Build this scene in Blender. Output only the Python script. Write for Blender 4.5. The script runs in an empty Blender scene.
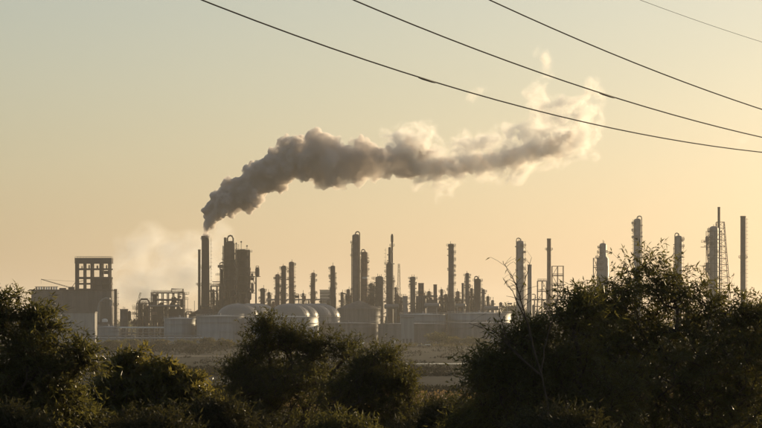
import bpy, math, random
import numpy as np
from mathutils import Vector, noise as mnoise
R = math.radians
random.seed(7)
rng = np.random.default_rng(7)
sc = bpy.context.scene
C = sc.collection

# ------------------------------------------------------------------ camera
F = 2894.0                 # focal length in photo pixels (762 wide)
HZ = 325.0                 # horizon row
CH = 10.0                  # camera height above the flats
cam_d = bpy.data.cameras.new('camera')
cam_d.sensor_width = 36.0
cam_d.lens = F / 762.0 * 36.0
cam_d.shift_y = (HZ - 214.0) / 762.0
cam_d.clip_start = 0.5
cam_d.clip_end = 30000.0
cam = bpy.data.objects.new('camera', cam_d)
cam.location = (0, 0, CH)
cam.rotation_euler = (R(90), 0, 0)
C.objects.link(cam)
sc.camera = cam

# ------------------------------------------------------------------ sky, sun, exposure
SUN_AZ, SUN_EL = 41.0, 8.0
world = bpy.data.worlds.new('World')
sc.world = world
world.use_nodes = True
nt = world.node_tree
for n in list(nt.nodes):
    nt.nodes.remove(n)
out = nt.nodes.new('ShaderNodeOutputWorld')
bg = nt.nodes.new('ShaderNodeBackground')
sky = nt.nodes.new('ShaderNodeTexSky')
sky.sky_type = 'NISHITA'
sky.sun_disc = False
sky.sun_elevation = R(SUN_EL)
sky.sun_rotation = R(SUN_AZ)
sky.altitude = 0
sky.air_density = 1.15
sky.dust_density = 1.4
sky.ozone_density = 2.7
bg.inputs['Strength'].default_value = 0.142
hs = nt.nodes.new('ShaderNodeHueSaturation')            # white balance of the whole sky
hs.inputs['Saturation'].default_value = 0.76
wb = nt.nodes.new('ShaderNodeMix'); wb.data_type = 'RGBA'; wb.blend_type = 'MULTIPLY'
wb.inputs[0].default_value = 1.0
wb.inputs[7].default_value = (1.105, 1.015, 0.95, 1)
nt.links.new(sky.outputs[0], hs.inputs['Color'])
nt.links.new(hs.outputs[0], wb.inputs[6])
nt.links.new(wb.outputs[2], bg.inputs['Color'])
nt.links.new(bg.outputs[0], out.inputs['Surface'])
sun_d = bpy.data.lights.new('sun', 'SUN')
sun_d.energy = 5.0
sun_d.angle = R(0.6)
sun_d.color = (1.0, 0.77, 0.45)
sun = bpy.data.objects.new('sun', sun_d)
s_dir = Vector((math.sin(R(SUN_AZ)) * math.cos(R(SUN_EL)), math.cos(R(SUN_AZ)) * math.cos(R(SUN_EL)), math.sin(R(SUN_EL))))
sun.rotation_euler = (-s_dir).to_track_quat('-Z', 'Y').to_euler()
sun.location = (300, 600, 400)
C.objects.link(sun)
vs = sc.view_settings
sc.display_settings.display_device = 'sRGB'
vs.view_transform = 'Standard'
vs.look = 'None'
vs.exposure = 0.0
vs.gamma = 1.0
vs.use_curve_mapping = False
cy = sc.cycles
cy.use_denoising = True
cy.max_bounces = 8
cy.diffuse_bounces = 3
cy.glossy_bounces = 3
cy.transmission_bounces = 4
cy.volume_bounces = 6
cy.transparent_max_bounces = 24
cy.caustics_reflective = False
cy.caustics_refractive = False
cy.volume_max_steps = 256

# ------------------------------------------------------------------ helpers
def P(u, v, Y):
    """photo pixel + distance -> world point"""
    return Vector(((u - 381.0) / F * Y, Y, CH + (HZ - v) / F * Y))

def PX(Y):
    return Y / F

def ground_z(y):
    t = min(max((y - 3.0) / 92.0, 0.0), 1.0)
    return 8.35 * (1 - t * t * (3 - 2 * t))

MATS = {}
def mat(name, col, rough=0.7, metal=0.0, var=0.25, scale=0.6, bump=0.0, col2=None, spec=0.3, streak=1.0):
    if name in MATS:
        return MATS[name]
    m = bpy.data.materials.new(name)
    m.use_nodes = True
    t = m.node_tree
    b = t.nodes['Principled BSDF']
    b.inputs['Roughness'].default_value = rough
    b.inputs['Metallic'].default_value = metal
    b.inputs['Specular IOR Level'].default_value = spec
    tc = t.nodes.new('ShaderNodeTexCoord')
    no = t.nodes.new('ShaderNodeTexNoise')
    no.inputs['Scale'].default_value = scale
    no.inputs['Detail'].default_value = 6
    no.inputs['Roughness'].default_value = 0.65
    mp = t.nodes.new('ShaderNodeMapping')
    mp.inputs['Scale'].default_value = (1, 1, streak)
    t.links.new(tc.outputs['Object'], mp.inputs['Vector'])
    t.links.new(mp.outputs[0], no.inputs['Vector'])
    rp = t.nodes.new('ShaderNodeValToRGB')
    rp.color_ramp.elements[0].position = 0.32
    rp.color_ramp.elements[1].position = 0.68
    c2 = col2 or tuple(c * (1 - var) for c in col)
    hi = tuple(min(1, c * (1 + var * 0.5)) for c in col) if col2 is None else col
    rp.color_ramp.elements[0].color = (*c2, 1)
    rp.color_ramp.elements[1].color = (*hi, 1)
    t.links.new(no.outputs['Fac'], rp.inputs['Fac'])
    t.links.new(rp.outputs['Color'], b.inputs['Base Color'])
    if bump:
        bp = t.nodes.new('ShaderNodeBump')
        bp.inputs['Strength'].default_value = bump
        t.links.new(no.outputs['Fac'], bp.inputs['Height'])
        t.links.new(bp.outputs['Normal'], b.inputs['Normal'])
    MATS[name] = m
    return m

def leaf_mat(name, col, trans, rough=0.45):
    m = bpy.data.materials.new(name)
    m.use_nodes = True
    t = m.node_tree
    b = t.nodes['Principled BSDF']
    b.inputs['Roughness'].default_value = rough
    b.inputs['Specular IOR Level'].default_value = 0.4
    g = t.nodes.new('ShaderNodeNewGeometry')
    rp = t.nodes.new('ShaderNodeValToRGB')
    rp.color_ramp.elements[0].color = (*[c * 0.55 for c in col], 1)
    rp.color_ramp.elements[1].color = (*[min(1, c * 1.35) for c in col], 1)
    t.links.new(g.outputs['Random Per Island'], rp.inputs['Fac'])
    t.links.new(rp.outputs['Color'], b.inputs['Base Color'])
    tr = t.nodes.new('ShaderNodeBsdfTranslucent')
    tr.inputs['Color'].default_value = (*trans, 1)
    mx = t.nodes.new('ShaderNodeMixShader')
    mx.inputs[0].default_value = 0.5
    t.links.new(b.outputs[0], mx.inputs[1])
    t.links.new(tr.outputs[0], mx.inputs[2])
    t.links.new(mx.outputs[0], t.nodes['Material Output'].inputs['Surface'])
    MATS[name] = m
    return m

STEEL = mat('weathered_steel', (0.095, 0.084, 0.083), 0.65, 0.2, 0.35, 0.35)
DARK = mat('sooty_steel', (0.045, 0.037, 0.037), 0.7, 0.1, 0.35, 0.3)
RUST = mat('rusty_steel', (0.17, 0.10, 0.07), 0.8, 0.0, 0.4, 0.4)
INSUL = mat('insulation_cladding', (0.22, 0.20, 0.185), 0.5, 0.35, 0.22, 0.25)
CONC = mat('stained_concrete', (0.30, 0.27, 0.24), 0.9, 0.0, 0.3, 0.12)
DCONC = mat('dark_concrete', (0.075, 0.062, 0.058), 0.9, 0.0, 0.3, 0.12)
CLAD = mat('grey_wall_cladding', (0.12, 0.108, 0.105), 0.75, 0.1, 0.35, 0.5, streak=0.08)
PALE = mat('pale_wall_cladding', (0.28, 0.27, 0.26), 0.7, 0.0, 0.3, 0.5, streak=0.08)
TANK = mat('tank_paint', (0.25, 0.258, 0.275), 0.5, 0.0, 0.30, 0.5, streak=0.06)
TANKD = mat('tank_paint_dulled', (0.165, 0.152, 0.145), 0.6, 0.0, 0.40, 0.5, streak=0.06)
ALU = mat('dome_aluminium', (0.22, 0.205, 0.19), 0.42, 0.2, 0.15, 0.08)
WHITE = mat('white_paint', (0.74, 0.71, 0.66), 0.5, 0.0, 0.12, 0.5)
CABLE = mat('cable_sheath', (0.035, 0.03, 0.027), 0.6, 0.0, 0.2, 2.0)
BARK = mat('bark', (0.075, 0.055, 0.04), 0.95, 0.0, 0.45, 9.0, 0.4)

class MB:
    def __init__(s):
        s.v = []; s.f = []
    def box(s, a, b):
        (x0, y0, z0), (x1, y1, z1) = a, b
        k = len(s.v)
        s.v += [(x0,y0,z0),(x1,y0,z0),(x1,y1,z0),(x0,y1,z0),(x0,y0,z1),(x1,y0,z1),(x1,y1,z1),(x0,y1,z1)]
        s.f += [(k,k+3,k+2,k+1),(k+4,k+5,k+6,k+7),(k,k+1,k+5,k+4),(k+1,k+2,k+6,k+5),(k+2,k+3,k+7,k+6),(k+3,k,k+4,k+7)]
        return s
    def lathe(s, prof, n=24, c=(0,0,0), a0=0.0):
        """prof: list of (r, z) from bottom to top; closed with caps"""
        k = len(s.v)
        for r, z in prof:
            for i in range(n):
                a = a0 + 2*math.pi*i/n
                s.v.append((c[0]+r*math.cos(a), c[1]+r*math.sin(a), c[2]+z))
        m = len(prof)
        for j in range(m-1):
            for i in range(n):
                i2 = (i+1) % n
                s.f.append((k+j*n+i, k+j*n+i2, k+(j+1)*n+i2, k+(j+1)*n+i))
        s.f.append(tuple(k+i for i in reversed(range(n))))
        s.f.append(tuple(k+(m-1)*n+i for i in range(n)))
        return s
    def ring(s, r0, r1, z0, z1, n=24, a0=0.0, a1=2*math.pi, c=(0,0,0)):
        full = abs(a1-a0) > 6.28
        k = len(s.v); cnt = n if full else n+1
        for i in range(cnt):
            a = a0 + (a1-a0)*i/n
            ca, sa = math.cos(a), math.sin(a)
            for r, z in ((r0,z0),(r1,z0),(r1,z1),(r0,z1)):
                s.v.append((c[0]+r*ca, c[1]+r*sa, c[2]+z))
        for i in range(n):
            p, q = k+4*i, k+4*((i+1) % cnt)
            for j in range(4):
                j2 = (j+1) % 4
                s.f.append((p+j, q+j, q+j2, p+j2))
        if not full:
            s.f.append((k,k+1,k+2,k+3)); e = k+4*n
            s.f.append((e+3,e+2,e+1,e))
        return s
    def tube(s, pts, r, n=6):
        pts = [Vector(p) for p in pts]
        rr = r if isinstance(r, (list, tuple)) else [r]*len(pts)
        k = len(s.v)
        for i, p in enumerate(pts):
            d = (pts[min(i+1,len(pts)-1)] - pts[max(i-1,0)]).normalized()
            up = Vector((0,0,1)) if abs(d.z) < 0.9 else Vector((0,1,0))
            x = d.cross(up).normalized(); y = x.cross(d)
            for j in range(n):
                a = 2*math.pi*j/n
                q = p + (x*math.cos(a) + y*math.sin(a))*rr[i]
                s.v.append(tuple(q))
        for i in range(len(pts)-1):
            for j in range(n):
                j2 = (j+1) % n
                s.f.append((k+i*n+j, k+i*n+j2, k+(i+1)*n+j2, k+(i+1)*n+j))
        s.f.append(tuple(k+j for j in reversed(range(n))))
        s.f.append(tuple(k+(len(pts)-1)*n+j for j in range(n)))
        return s
    def bar(s, p, q, w):
        return s.tube([p, q], w*0.7, 4)
    def build(s, name, m, parent=None, smooth=False):
        me = bpy.data.meshes.new(name)
        me.from_pydata(s.v, [], s.f)
        me.update()
        if smooth:
            me.polygons.foreach_set('use_smooth', [len(p.vertices) <= 4 for p in me.polygons])
            try:
                me.set_sharp_from_angle(angle=R(40))
            except Exception:
                pass
        me.materials.append(m)
        o = bpy.data.objects.new(name, me)
        C.objects.link(o)
        if parent is not None:
            o.parent = parent
        return o

def tag(o, label=None, cat=None, group=None, kind=None):
    if label: o['label'] = label
    if cat: o['category'] = cat
    if group: o['group'] = group
    if kind: o['kind'] = kind
    return o

def thing(name, label, cat, loc, group=None, rz=0.0):
    o = bpy.data.objects.new(name, None)
    o.empty_display_size = 0.5
    o.location = loc
    o.rotation_euler = (0, 0, rz)
    C.objects.link(o)
    return tag(o, label, cat, group, 'thing')

def copy_tree(o, parent=None):
    c = o.copy()
    C.objects.link(c)
    c.parent = parent
    for ch in list(o.children):
        copy_tree(ch, c)
    return c

def base(u, Y):
    return ((u - 381.0) / F * Y, Y, 0.0)

def zof(v, Y):
    return CH + (HZ - v) / F * Y

# ------------------------------------------------------------------ ground, fields, water
def sheet(name, xs, ys, zf, m, label=None, kind='structure'):
    me = bpy.data.meshes.new(name)
    nx, ny = len(xs), len(ys)
    vv = [(x, y, zf(x, y)) for y in ys for x in xs]
    ff = [(j*nx+i, j*nx+i+1, (j+1)*nx+i+1, (j+1)*nx+i) for j in range(ny-1) for i in range(nx-1)]
    me.from_pydata(vv, [], ff)
    me.polygons.foreach_set('use_smooth', [True]*len(ff))
    me.materials.append(m)
    o = bpy.data.objects.new(name, me)
    C.objects.link(o)
    tag(o, label, None, None, kind)
    return o

SOIL = mat('scrubby_soil', (0.045, 0.040, 0.022), 0.95, 0, 0.4, 0.05, col2=(0.026, 0.026, 0.013), spec=0.05)
MUD = mat('grey_mud_flat', (0.033, 0.030, 0.022), 0.95, 0, 0.3, 0.03, spec=0.05)
DRYG = mat('dry_grass_field', (0.15, 0.085, 0.035), 0.95, 0, 0.4, 0.12, col2=(0.08, 0.052, 0.025), spec=0.05)
PALEF = mat('pale_dusty_field', (0.050, 0.044, 0.030), 0.95, 0, 0.3, 0.02, spec=0.05)

xs = [-3000, -1500, -700, -300, -120, -60, -30, -12, 0, 12, 30, 60, 120, 300, 700, 1500, 3000]
ys = [-80, -20, 0, 3] + [3 + 4*i for i in range(1, 24)] + [110, 150, 220, 350, 600, 1000, 1500, 2200, 3500, 5500]
sheet('ground', xs, ys, lambda x, y: ground_z(y), SOIL, 'low scrubby ground running out to the refinery')

def strip(name, y0, y1, x0, x1, z, m, label, wob=8.0, n=60):
    vv = []; ff = []
    for i in range(n+1):
        x = x0 + (x1-x0)*i/n
        a = wob*mnoise.noise(Vector((x*0.012, y0*0.1, 0.3)))
        b = wob*mnoise.noise(Vector((x*0.012, y1*0.1, 7.3)))
        vv += [(x, y0+a, z), (x, y1+b, z)]
        if i:
            k = 2*i
            ff.append((k-2, k, k+1, k-1))
    me = bpy.data.meshes.new(name); me.from_pydata(vv, [], ff); me.materials.append(m)
    o = bpy.data.objects.new(name, me); C.objects.link(o)
    return tag(o, label, None, None, 'structure')

strip('pale_field', 790, 1330, -450, 450, 0.02, PALEF, 'pale dusty field between the water and the refinery tanks', 14)
strip('mud_flat', 478, 566, -260, 260, 0.02, MUD, 'grey mud flat between two dark scrub belts', 10)
strip('dry_grass_field', 330, 418, -200, 200, 0.02, DRYG, 'tan dry grass field in front of the scrub', 8)
WATER = bpy.data.materials.new('still_water'); WATER.use_nodes = True
_t = WATER.node_tree; _b = _t.nodes['Principled BSDF']
_b.inputs['Base Color'].default_value = (0.03, 0.035, 0.03, 1); _b.inputs['Roughness'].default_value = 0.16
_n = _t.nodes.new('ShaderNodeTexNoise'); _n.inputs['Scale'].default_value = 0.9; _n.inputs['Detail'].default_value = 4
_bp = _t.nodes.new('ShaderNodeBump'); _bp.inputs['Strength'].default_value = 0.12
_tc = _t.nodes.new('ShaderNodeTexCoord')
_t.links.new(_tc.outputs['Object'], _n.inputs['Vector'])
_t.links.new(_n.outputs['Fac'], _bp.inputs['Height']); _t.links.new(_bp.outputs['Normal'], _b.inputs['Normal'])
strip('canal_water', 736, 756, -10, 330, 0.03, WATER, 'thin strip of water shining beyond the scrub belt', 6)
ROADM = mat('gravel_track', (0.24, 0.20, 0.15), 0.95, 0, 0.2, 0.1, spec=0.05)
strip('gravel_track', 925, 940, -330, -20, 0.04, ROADM, 'faint gravel track crossing the field', 5)

# ------------------------------------------------------------------ refinery: builders
PI_ = math.pi
def arc_pts(c, r, a0, a1, n=8, plane='xz'):
    o = []
    for i in range(n+1):
        a = a0 + (a1-a0)*i/n
        if plane == 'xz':
            o.append((c[0]+r*math.cos(a), c[1], c[2]+r*math.sin(a)))
    return o

def add_platform(root, r, z, a0, a1, ext=1.1, rail=True, m=None):
    p = MB().ring(r*0.98, r+ext, z, z+0.16, 14, a0, a1)
    for k in range(4):                                   # brackets under the deck
        a = a0 + (a1-a0)*(k+0.5)/4
        ca, sa = math.cos(a), math.sin(a)
        p.bar((r*ca, r*sa, z-0.9), ((r+ext*0.9)*ca, (r+ext*0.9)*sa, z), 0.09)
    p = p.build('platform', m or DARK, root)
    if rail:
        q = MB()
        q.ring(r+ext-0.08, r+ext, z+1.02, z+1.16, 14, a0, a1)
        q.ring(r+ext-0.07, r+ext-0.01, z+0.55, z+0.62, 14, a0, a1)
        for k in range(8):
            a = a0 + (a1-a0)*k/7
            q.bar(((r+ext-0.05)*math.cos(a), (r+ext-0.05)*math.sin(a), z+0.16), ((r+ext-0.05)*math.cos(a), (r+ext-0.05)*math.sin(a), z+1.1), 0.10)
        q.build('railing', m or DARK, p)['kind'] = 'stuff'
    return p

def add_ladder(root, r, z0, z1, ang, m=None):
    q = MB()
    ca, sa = math.cos(ang), math.sin(ang)
    tx, ty = -sa, ca
    R0 = r + 0.35
    for s in (-0.28, 0.28):
        q.bar((R0*ca+tx*s, R0*sa+ty*s, z0), (R0*ca+tx*s, R0*sa+ty*s, z1), 0.08)
    z = z0 + 0.5
    while z < z1:
        q.bar((R0*ca-tx*0.28, R0*sa-ty*0.28, z), (R0*ca+tx*0.28, R0*sa+ty*0.28, z), 0.045)
        z += 1.0
    z = z0 + 2.4
    while z < z1:                                        # cage hoops and stand-offs
        c = (R0*ca + 0.35*ca, R0*sa + 0.35*sa, 0)
        q.ring(0.42, 0.50, z, z+0.10, 8, 0, 2*math.pi, c)
        q.bar((r*ca*0.98, r*sa*0.98, z), (R0*ca, R0*sa, z), 0.06)
        z += 2.0
    return q.build('caged_ladder', m or DARK, root)

def add_downcomer(root, r, H, side, rp=0.32, loop=1.2, zend=2.0, m=None):
    """vapour line: leaves the top of the column, loops over and runs down the shell"""
    xo = side*(r + rp + 0.15)*0.82; yo = -(r + rp + 0.15)*0.57
    pts = [(-xo*0.1, 0, H-0.4), (-xo*0.1, 0, H+loop*0.2)]
    for i in range(9):
        a = math.pi*i/8; f = 0.5-0.5*math.cos(a)
        pts.append((-xo*0.1+xo*1.1*f, yo*f, H+loop*0.2 + min(abs(xo)*0.5, loop)*math.sin(a)))
    pts += [(xo, yo, H-1.5), (xo, yo, zend)]
    return MB().tube(pts, rp, 8).build('vapour_line', m or STEEL, root, True)

def column(name, label, cat, u0, u1, vtop, Y, cap='dome', plats=(), ladder=None, down=None, skirt=None, m=None, upper=None, vent=0, group=None, dm=None, ext=1.1, rng_seed=0):
    r = (u1-u0)*0.5*PX(Y)
    H = zof(vtop, Y)
    root = thing(name, label, cat, base((u0+u1)*0.5, Y), group)
    rr = random.Random(int(u0*13+vtop))
    m = m or STEEL
    prof = []
    rb = r
    if skirt:
        zs = zof(skirt[0], Y); rb = r*skirt[1]
        prof += [(rb, 0), (rb, zs), (r, zs + max(1.0, rb-r))]
    else:
        prof += [(r*1.04, 0), (r*1.04, 2.2), (r, 2.3)]
    top = H
    if upper:                                            # narrower upper section: (v where it starts, width factor)
        zu = zof(upper[0], Y); ru = r*upper[1]
        prof += [(r, zu-(r-ru)*1.2), (ru, zu)]
        rt = ru
    else:
        rt = r
    if cap == 'dome':
        zz = top - rt*0.55
        prof += [(rt, zz)] + [(rt*math.cos(a), zz + rt*0.55*math.sin(a)) for a in (0.35, 0.7, 1.05, 1.35)] + [(0.05, top)]
    elif cap == 'flat':
        prof += [(rt, top-0.5), (rt*1.07, top-0.45), (rt*1.07, top), (rt*0.86, top), (rt*0.86, top-1.2)]
    elif cap == 'cone':
        prof += [(rt, top-rt*1.6), (0.12, top)]
    # weld bands: thin raised rings so the shell does not read as one plain tube
    q = MB().lathe(prof, 20)
    shell = q.build('shell', m, root, True)
    b = MB(); zz = 6.0
    while zz < top - 3:
        rloc = r if (not upper or zz < zof(upper[0], Y)) else rt
        if skirt and zz < zof(skirt[0], Y): rloc = rb
        b.ring(rloc*0.98, rloc*1.025+0.02, zz, zz+0.22, 16)
        zz += rr.uniform(4.5, 6.5)
    b.build('stiffening_bands', m, shell)['kind'] = 'stuff'
    for k, pv_ in enumerate(plats):
        if isinstance(pv_, tuple): pv_, sd = pv_
        else: sd = rr.choice((-1, 1))
        z = zof(pv_, Y)
        rl = r if (not upper or z < zof(upper[0], Y)) else rt
        c = 0 if sd > 0 else math.pi
        w = rr.uniform(1.1, 1.7)
        if sd == 0: c, w = 0, math.pi-0.001
        add_platform(root, rl, z, c-w, c+w, ext)
    if ladder is not None:
        add_ladder(root, max(r, rb if skirt and False else r), 0.3, top-0.5, ladder)
    if down:
        add_downcomer(root, rt, top, down, dm or 0.32)
    if H > 20:
        nm = None
        for k in range(int(H/3.0)):
            sd = rr.choice((0.0, PI_)) + rr.uniform(-0.5, 0.5); z = rr.uniform(zof(318, Y), top-2.0)
            rl = r if (not upper or z < zof(upper[0], Y)) else rt
            if nm is None:
                q = MB().box((-0.3, -0.22, -0.22), (0.55, 0.22, 0.22)).box((0.55, -0.32, -0.32), (0.68, 0.32, 0.32))
                o = q.build('nozzle', m, root); nm = o.data
            else:
                o = bpy.data.objects.new('nozzle', nm); C.objects.link(o); o.parent = root
            o.location = (rl*math.cos(sd), rl*math.sin(sd), z); o.rotation_euler = (0, 0, sd)
        for k in range(3):
            sd = rr.choice((0.0, PI_)) + rr.uniform(-0.9, 0.9); zt_ = rr.uniform(0.5, 0.95)*top; rp = rr.uniform(0.12, 0.24)
            rl = max(r, rt)+rp+rr.uniform(0.1, 0.5)
            c_, s_ = math.cos(sd), math.sin(sd)
            MB().tube([(rl*c_, rl*s_, 0.5), (rl*c_, rl*s_, zt_-0.5), (r*0.8*c_, r*0.8*s_, zt_)], rp, 6).build('side_pipe', rr.choice((DARK, STEEL, INSUL)), root)
    for k in range(vent):
        x = rr.uniform(-0.5, 0.5)*rt
        MB().tube([(x, 0.2*k, top-0.5), (x, 0.2*k, top+rr.uniform(0.8, 1.8))], 0.12, 6).build('vent_pipe', DARK, root)
    return root

def stack(name, label, u0, u1, vtop, Y, m=None, taper=1.25, plats=(), ladder=None, group=None, cat='chimney', tip=0):
    r = (u1-u0)*0.5*PX(Y); H = zof(vtop, Y)
    root = thing(name, label, cat, base((u0+u1)*0.5, Y), group)
    rb = r*taper
    prof = [(rb*1.15, 0), (rb*1.15, 1.5), (rb, 1.8), (r+(rb-r)*0.4, H*0.5), (r, H*0.85), (r, H-0.8), (r*1.08, H-0.75), (r*1.08, H), (r*0.84, H), (r*0.84, H-1.6)]
    sh = MB().lathe(prof, 20).build('shaft', m or STEEL, root, True)
    b = MB()
    for k in range(1, 7):
        z = H*k/7.2; rl = rb+(r-rb)*min(1, z/(H*0.85))
        b.ring(rl*0.98, rl*1.03+0.03, z, z+0.3, 16)
    b.build('stiffening_bands', m or STEEL, sh)['kind'] = 'stuff'
    for pv_ in plats:
        z = zof(pv_, Y); rl = rb+(r-rb)*min(1, z/(H*0.85))
        add_platform(root, rl, z, -math.pi, math.pi-0.001, 1.0)
    if ladder is not None:
        add_ladder(root, rb, 0.3, H-1.0, ladder)
    if tip:
        MB().lathe([(r*0.9, H-0.2), (r*1.5, H+tip*0.2), (r*1.5, H+tip*0.75), (r*0.8, H+tip)], 14).build('flare_tip', DARK, root, True)
    return root

def steel_frame(name, label, cat, u0, u1, vtop, Y, depth, nx, levels, post=0.35, beam=0.28, decks=(), brace=True, m=None, group=None, z0=0.0):
    """open steel structure: posts, beams, decks, braces, each its own piece"""
    m = m or DARK
    X0, X1 = -(u1-u0)*0.5*PX(Y), (u1-u0)*0.5*PX(Y)
    H = zof(vtop, Y)
    root = thing(name, label, cat, base((u0+u1)*0.5, Y), group)
    rr = random.Random(int(u0*7+vtop))
    xs_ = [X0+(X1-X0)*i/nx for i in range(nx+1)]
    pm = None
    for x in xs_:
        for y in (-depth/2, depth/2):
            if pm is None:
                o = MB().box((-post/2, -post/2, z0), (post/2, post/2, H)).build('post', m, root); pm = o.data
            else:
                o = bpy.data.objects.new('post', pm); C.objects.link(o); o.parent = root
            o.location = (x, y, 0)
    bmsh = None
    for k in range(1, levels+1):
        z = z0+(H-z0)*k/levels
        for y in (-depth/2, depth/2):
            if bmsh is None:
                o = MB().box((X0-post/2-0.05, -beam/2, -beam/2), (X1+post/2+0.05, beam/2, beam/2)).build('beam', m, root); bmsh = o.data
            else:
                o = bpy.data.objects.new('beam', bmsh); C.objects.link(o); o.parent = root
            o.location = (0, y, z-beam/2+0.01)
        if k in decks or decks == 'all':
            d = MB().box((X0, -depth/2, z+beam*0.5), (X1, depth/2, z+beam*0.5+0.12)).build('deck', m, root)
            q = MB()
            for yy in (-depth/2, depth/2):
                for zz in (0.6, 1.1):
                    q.bar((X0, yy, z+zz), (X1, yy, z+zz), 0.07)
            for i in range(int((X1-X0)/1.6)+1):
                x = min(X1, X0+i*1.6)
                q.bar((x, -depth/2, z), (x, -depth/2, z+1.1), 0.07)
            q.build('railing', m, d)['kind'] = 'stuff'
    if brace:
        for k in range(levels):
            i = rr.randrange(nx)
            za, zb = z0+(H-z0)*k/levels, z0+(H-z0)*(k+1)/levels
            a, b_ = (xs_[i], xs_[i+1]) if rr.random() < 0.5 else (xs_[i+1], xs_[i])
            MB().bar((a, -depth/2, za), (b_, -depth/2, zb), 0.18).build('brace', m, root)
    return root

def dress(root, x0, x1, z0, z1, d, n, seed, ms=None):
    """small plant hung on a thing: pipe runs, drops, valve boxes, little vessels, stub vents"""
    rr = random.Random(seed); ms = ms or (DARK, DARK, STEEL, RUST)
    for k in range(n):
        x = rr.uniform(x0, x1); z = z0+(z1-z0)*rr.random()**1.25; y = rr.uniform(-d/2, d/2)-0.001*k; m = rr.choice(ms); c = rr.random()
        if c < 0.30:
            x2 = x+rr.choice((-1, 1))*rr.uniform(1.5, 5); rp = rr.uniform(0.12, 0.35)
            MB().tube([(x, y, max(0.2, z-rr.uniform(3, 9))), (x, y, z-rp), (x+(x2-x)*0.08, y, z), (x2, y, z)], rp, 6).build('pipe', m, root)
        elif c < 0.50:
            w, h = rr.uniform(0.4, 1.5), rr.uniform(0.5, 1.8)
            MB().box((x-w, y-0.8, z-h), (x+w, y+0.8, z)).build('valve_box', m, root)
        elif c < 0.66:
            rp = rr.uniform(0.5, 1.1); h = rr.uniform(2.5, 6)
            MB().lathe([(rp*0.4, z-h), (rp, z-h+0.6), (rp, z-0.6), (rp*0.35, z)], 10, (x, y, 0)).build('small_vessel', m, root, True)
        elif c < 0.80:
            MB().tube([(x, y, max(0.2, z-4)), (x, y, z+rr.uniform(0.5, 2.5))], rr.uniform(0.08, 0.18), 5).build('vent_pipe', m, root)
        else:
            w = rr.uniform(1.2, 3.2); q = MB().box((x-w, y-1.0, z), (x+w, y+1.0, z+0.14))
            o = q.build('platform', DARK, root)
            q = MB()
            for zz in (0.6, 1.15): q.bar((x-w, y-1, z+zz), (x+w, y-1, z+zz), 0.10)
            for i in range(5): q.bar((x-w+i*w/2, y-1, z), (x-w+i*w/2, y-1, z+1.15), 0.10)
            q.build('railing', DARK, o)['kind'] = 'stuff'

def lattice_tower(name, label, cat, u0, u1, v0, v1, vtop, Y, utop0, utop1, m=None, n=9, leg=0.22, group=None):
    """tapering lattice mast standing on the ground"""
    m = m or DARK
    H = zof(vtop, Y); uc = (u0+u1)/2
    root = thing(name, label, cat, base(uc, Y), group)
    hb, ht = (u1-u0)/2*PX(Y), (utop1-utop0)/2*PX(Y)
    off = ((utop0+utop1)/2-uc)*PX(Y)
    def cor(sx, sy, t):
        h = hb+(ht-hb)*t
        return Vector((off*t+sx*h, sy*h, H*t))
    for sx in (-1, 1):
        for sy in (-1, 1):
            MB().bar(cor(sx, sy, 0), cor(sx, sy, 1), leg).build('leg', m, root)
    q = MB()
    for k in range(n):
        t0, t1 = k/n, (k+1)/n
        for a, b_ in (((-1,-1),(1,-1)), ((1,-1),(1,1)), ((1,1),(-1,1)), ((-1,1),(-1,-1))):
            q.bar(cor(*a, t1), cor(*b_, t1), leg*0.6)
            if k % 2: a, b_ = b_, a
            q.bar(cor(*a, t0), cor(*b_, t1), leg*0.55)
    q.build('lattice_bracing', m, root)
    return root

def drum(name, label, u0, u1, v0, v1, Y, m=None, group=None, legs=True):
    """horizontal pressure drum on two saddles, raised on legs"""
    r = (v1-v0)/2*PX(Y); L = (u1-u0)*PX(Y); zc = zof((v0+v1)/2, Y)
    root = thing(name, label, 'drum', base((u0+u1)/2, Y), group)
    q = MB(); n = 16; pr = []
    for a in (1.4, 1.0, 0.6, 0.2): pr.append((r*math.cos(a), -L/2+r*0.5*(1-math.sin(a))))
    for a in (0.2, 0.6, 1.0, 1.4): pr.append((r*math.cos(a), L/2-r*0.5*(1-math.sin(a))))
    q.lathe(pr, n)
    q.v = [(z, y, -x+zc) for x, y, z in q.v]
    q.build('shell', m or INSUL, root, True)
    for s in (-0.3, 0.3):
        MB().box((s*L-0.25, -r*0.8, 0), (s*L+0.25, r*0.8, zc-r*0.6)).build('saddle', CONC, root)
    MB().tube([(0.1*L, 0, zc+r*0.8), (0.1*L, 0, zc+r+1.0), (0.1*L+1.2, 0, zc+r+1.3)], 0.16, 6).build('nozzle_pipe', STEEL, root)
    return root

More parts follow.
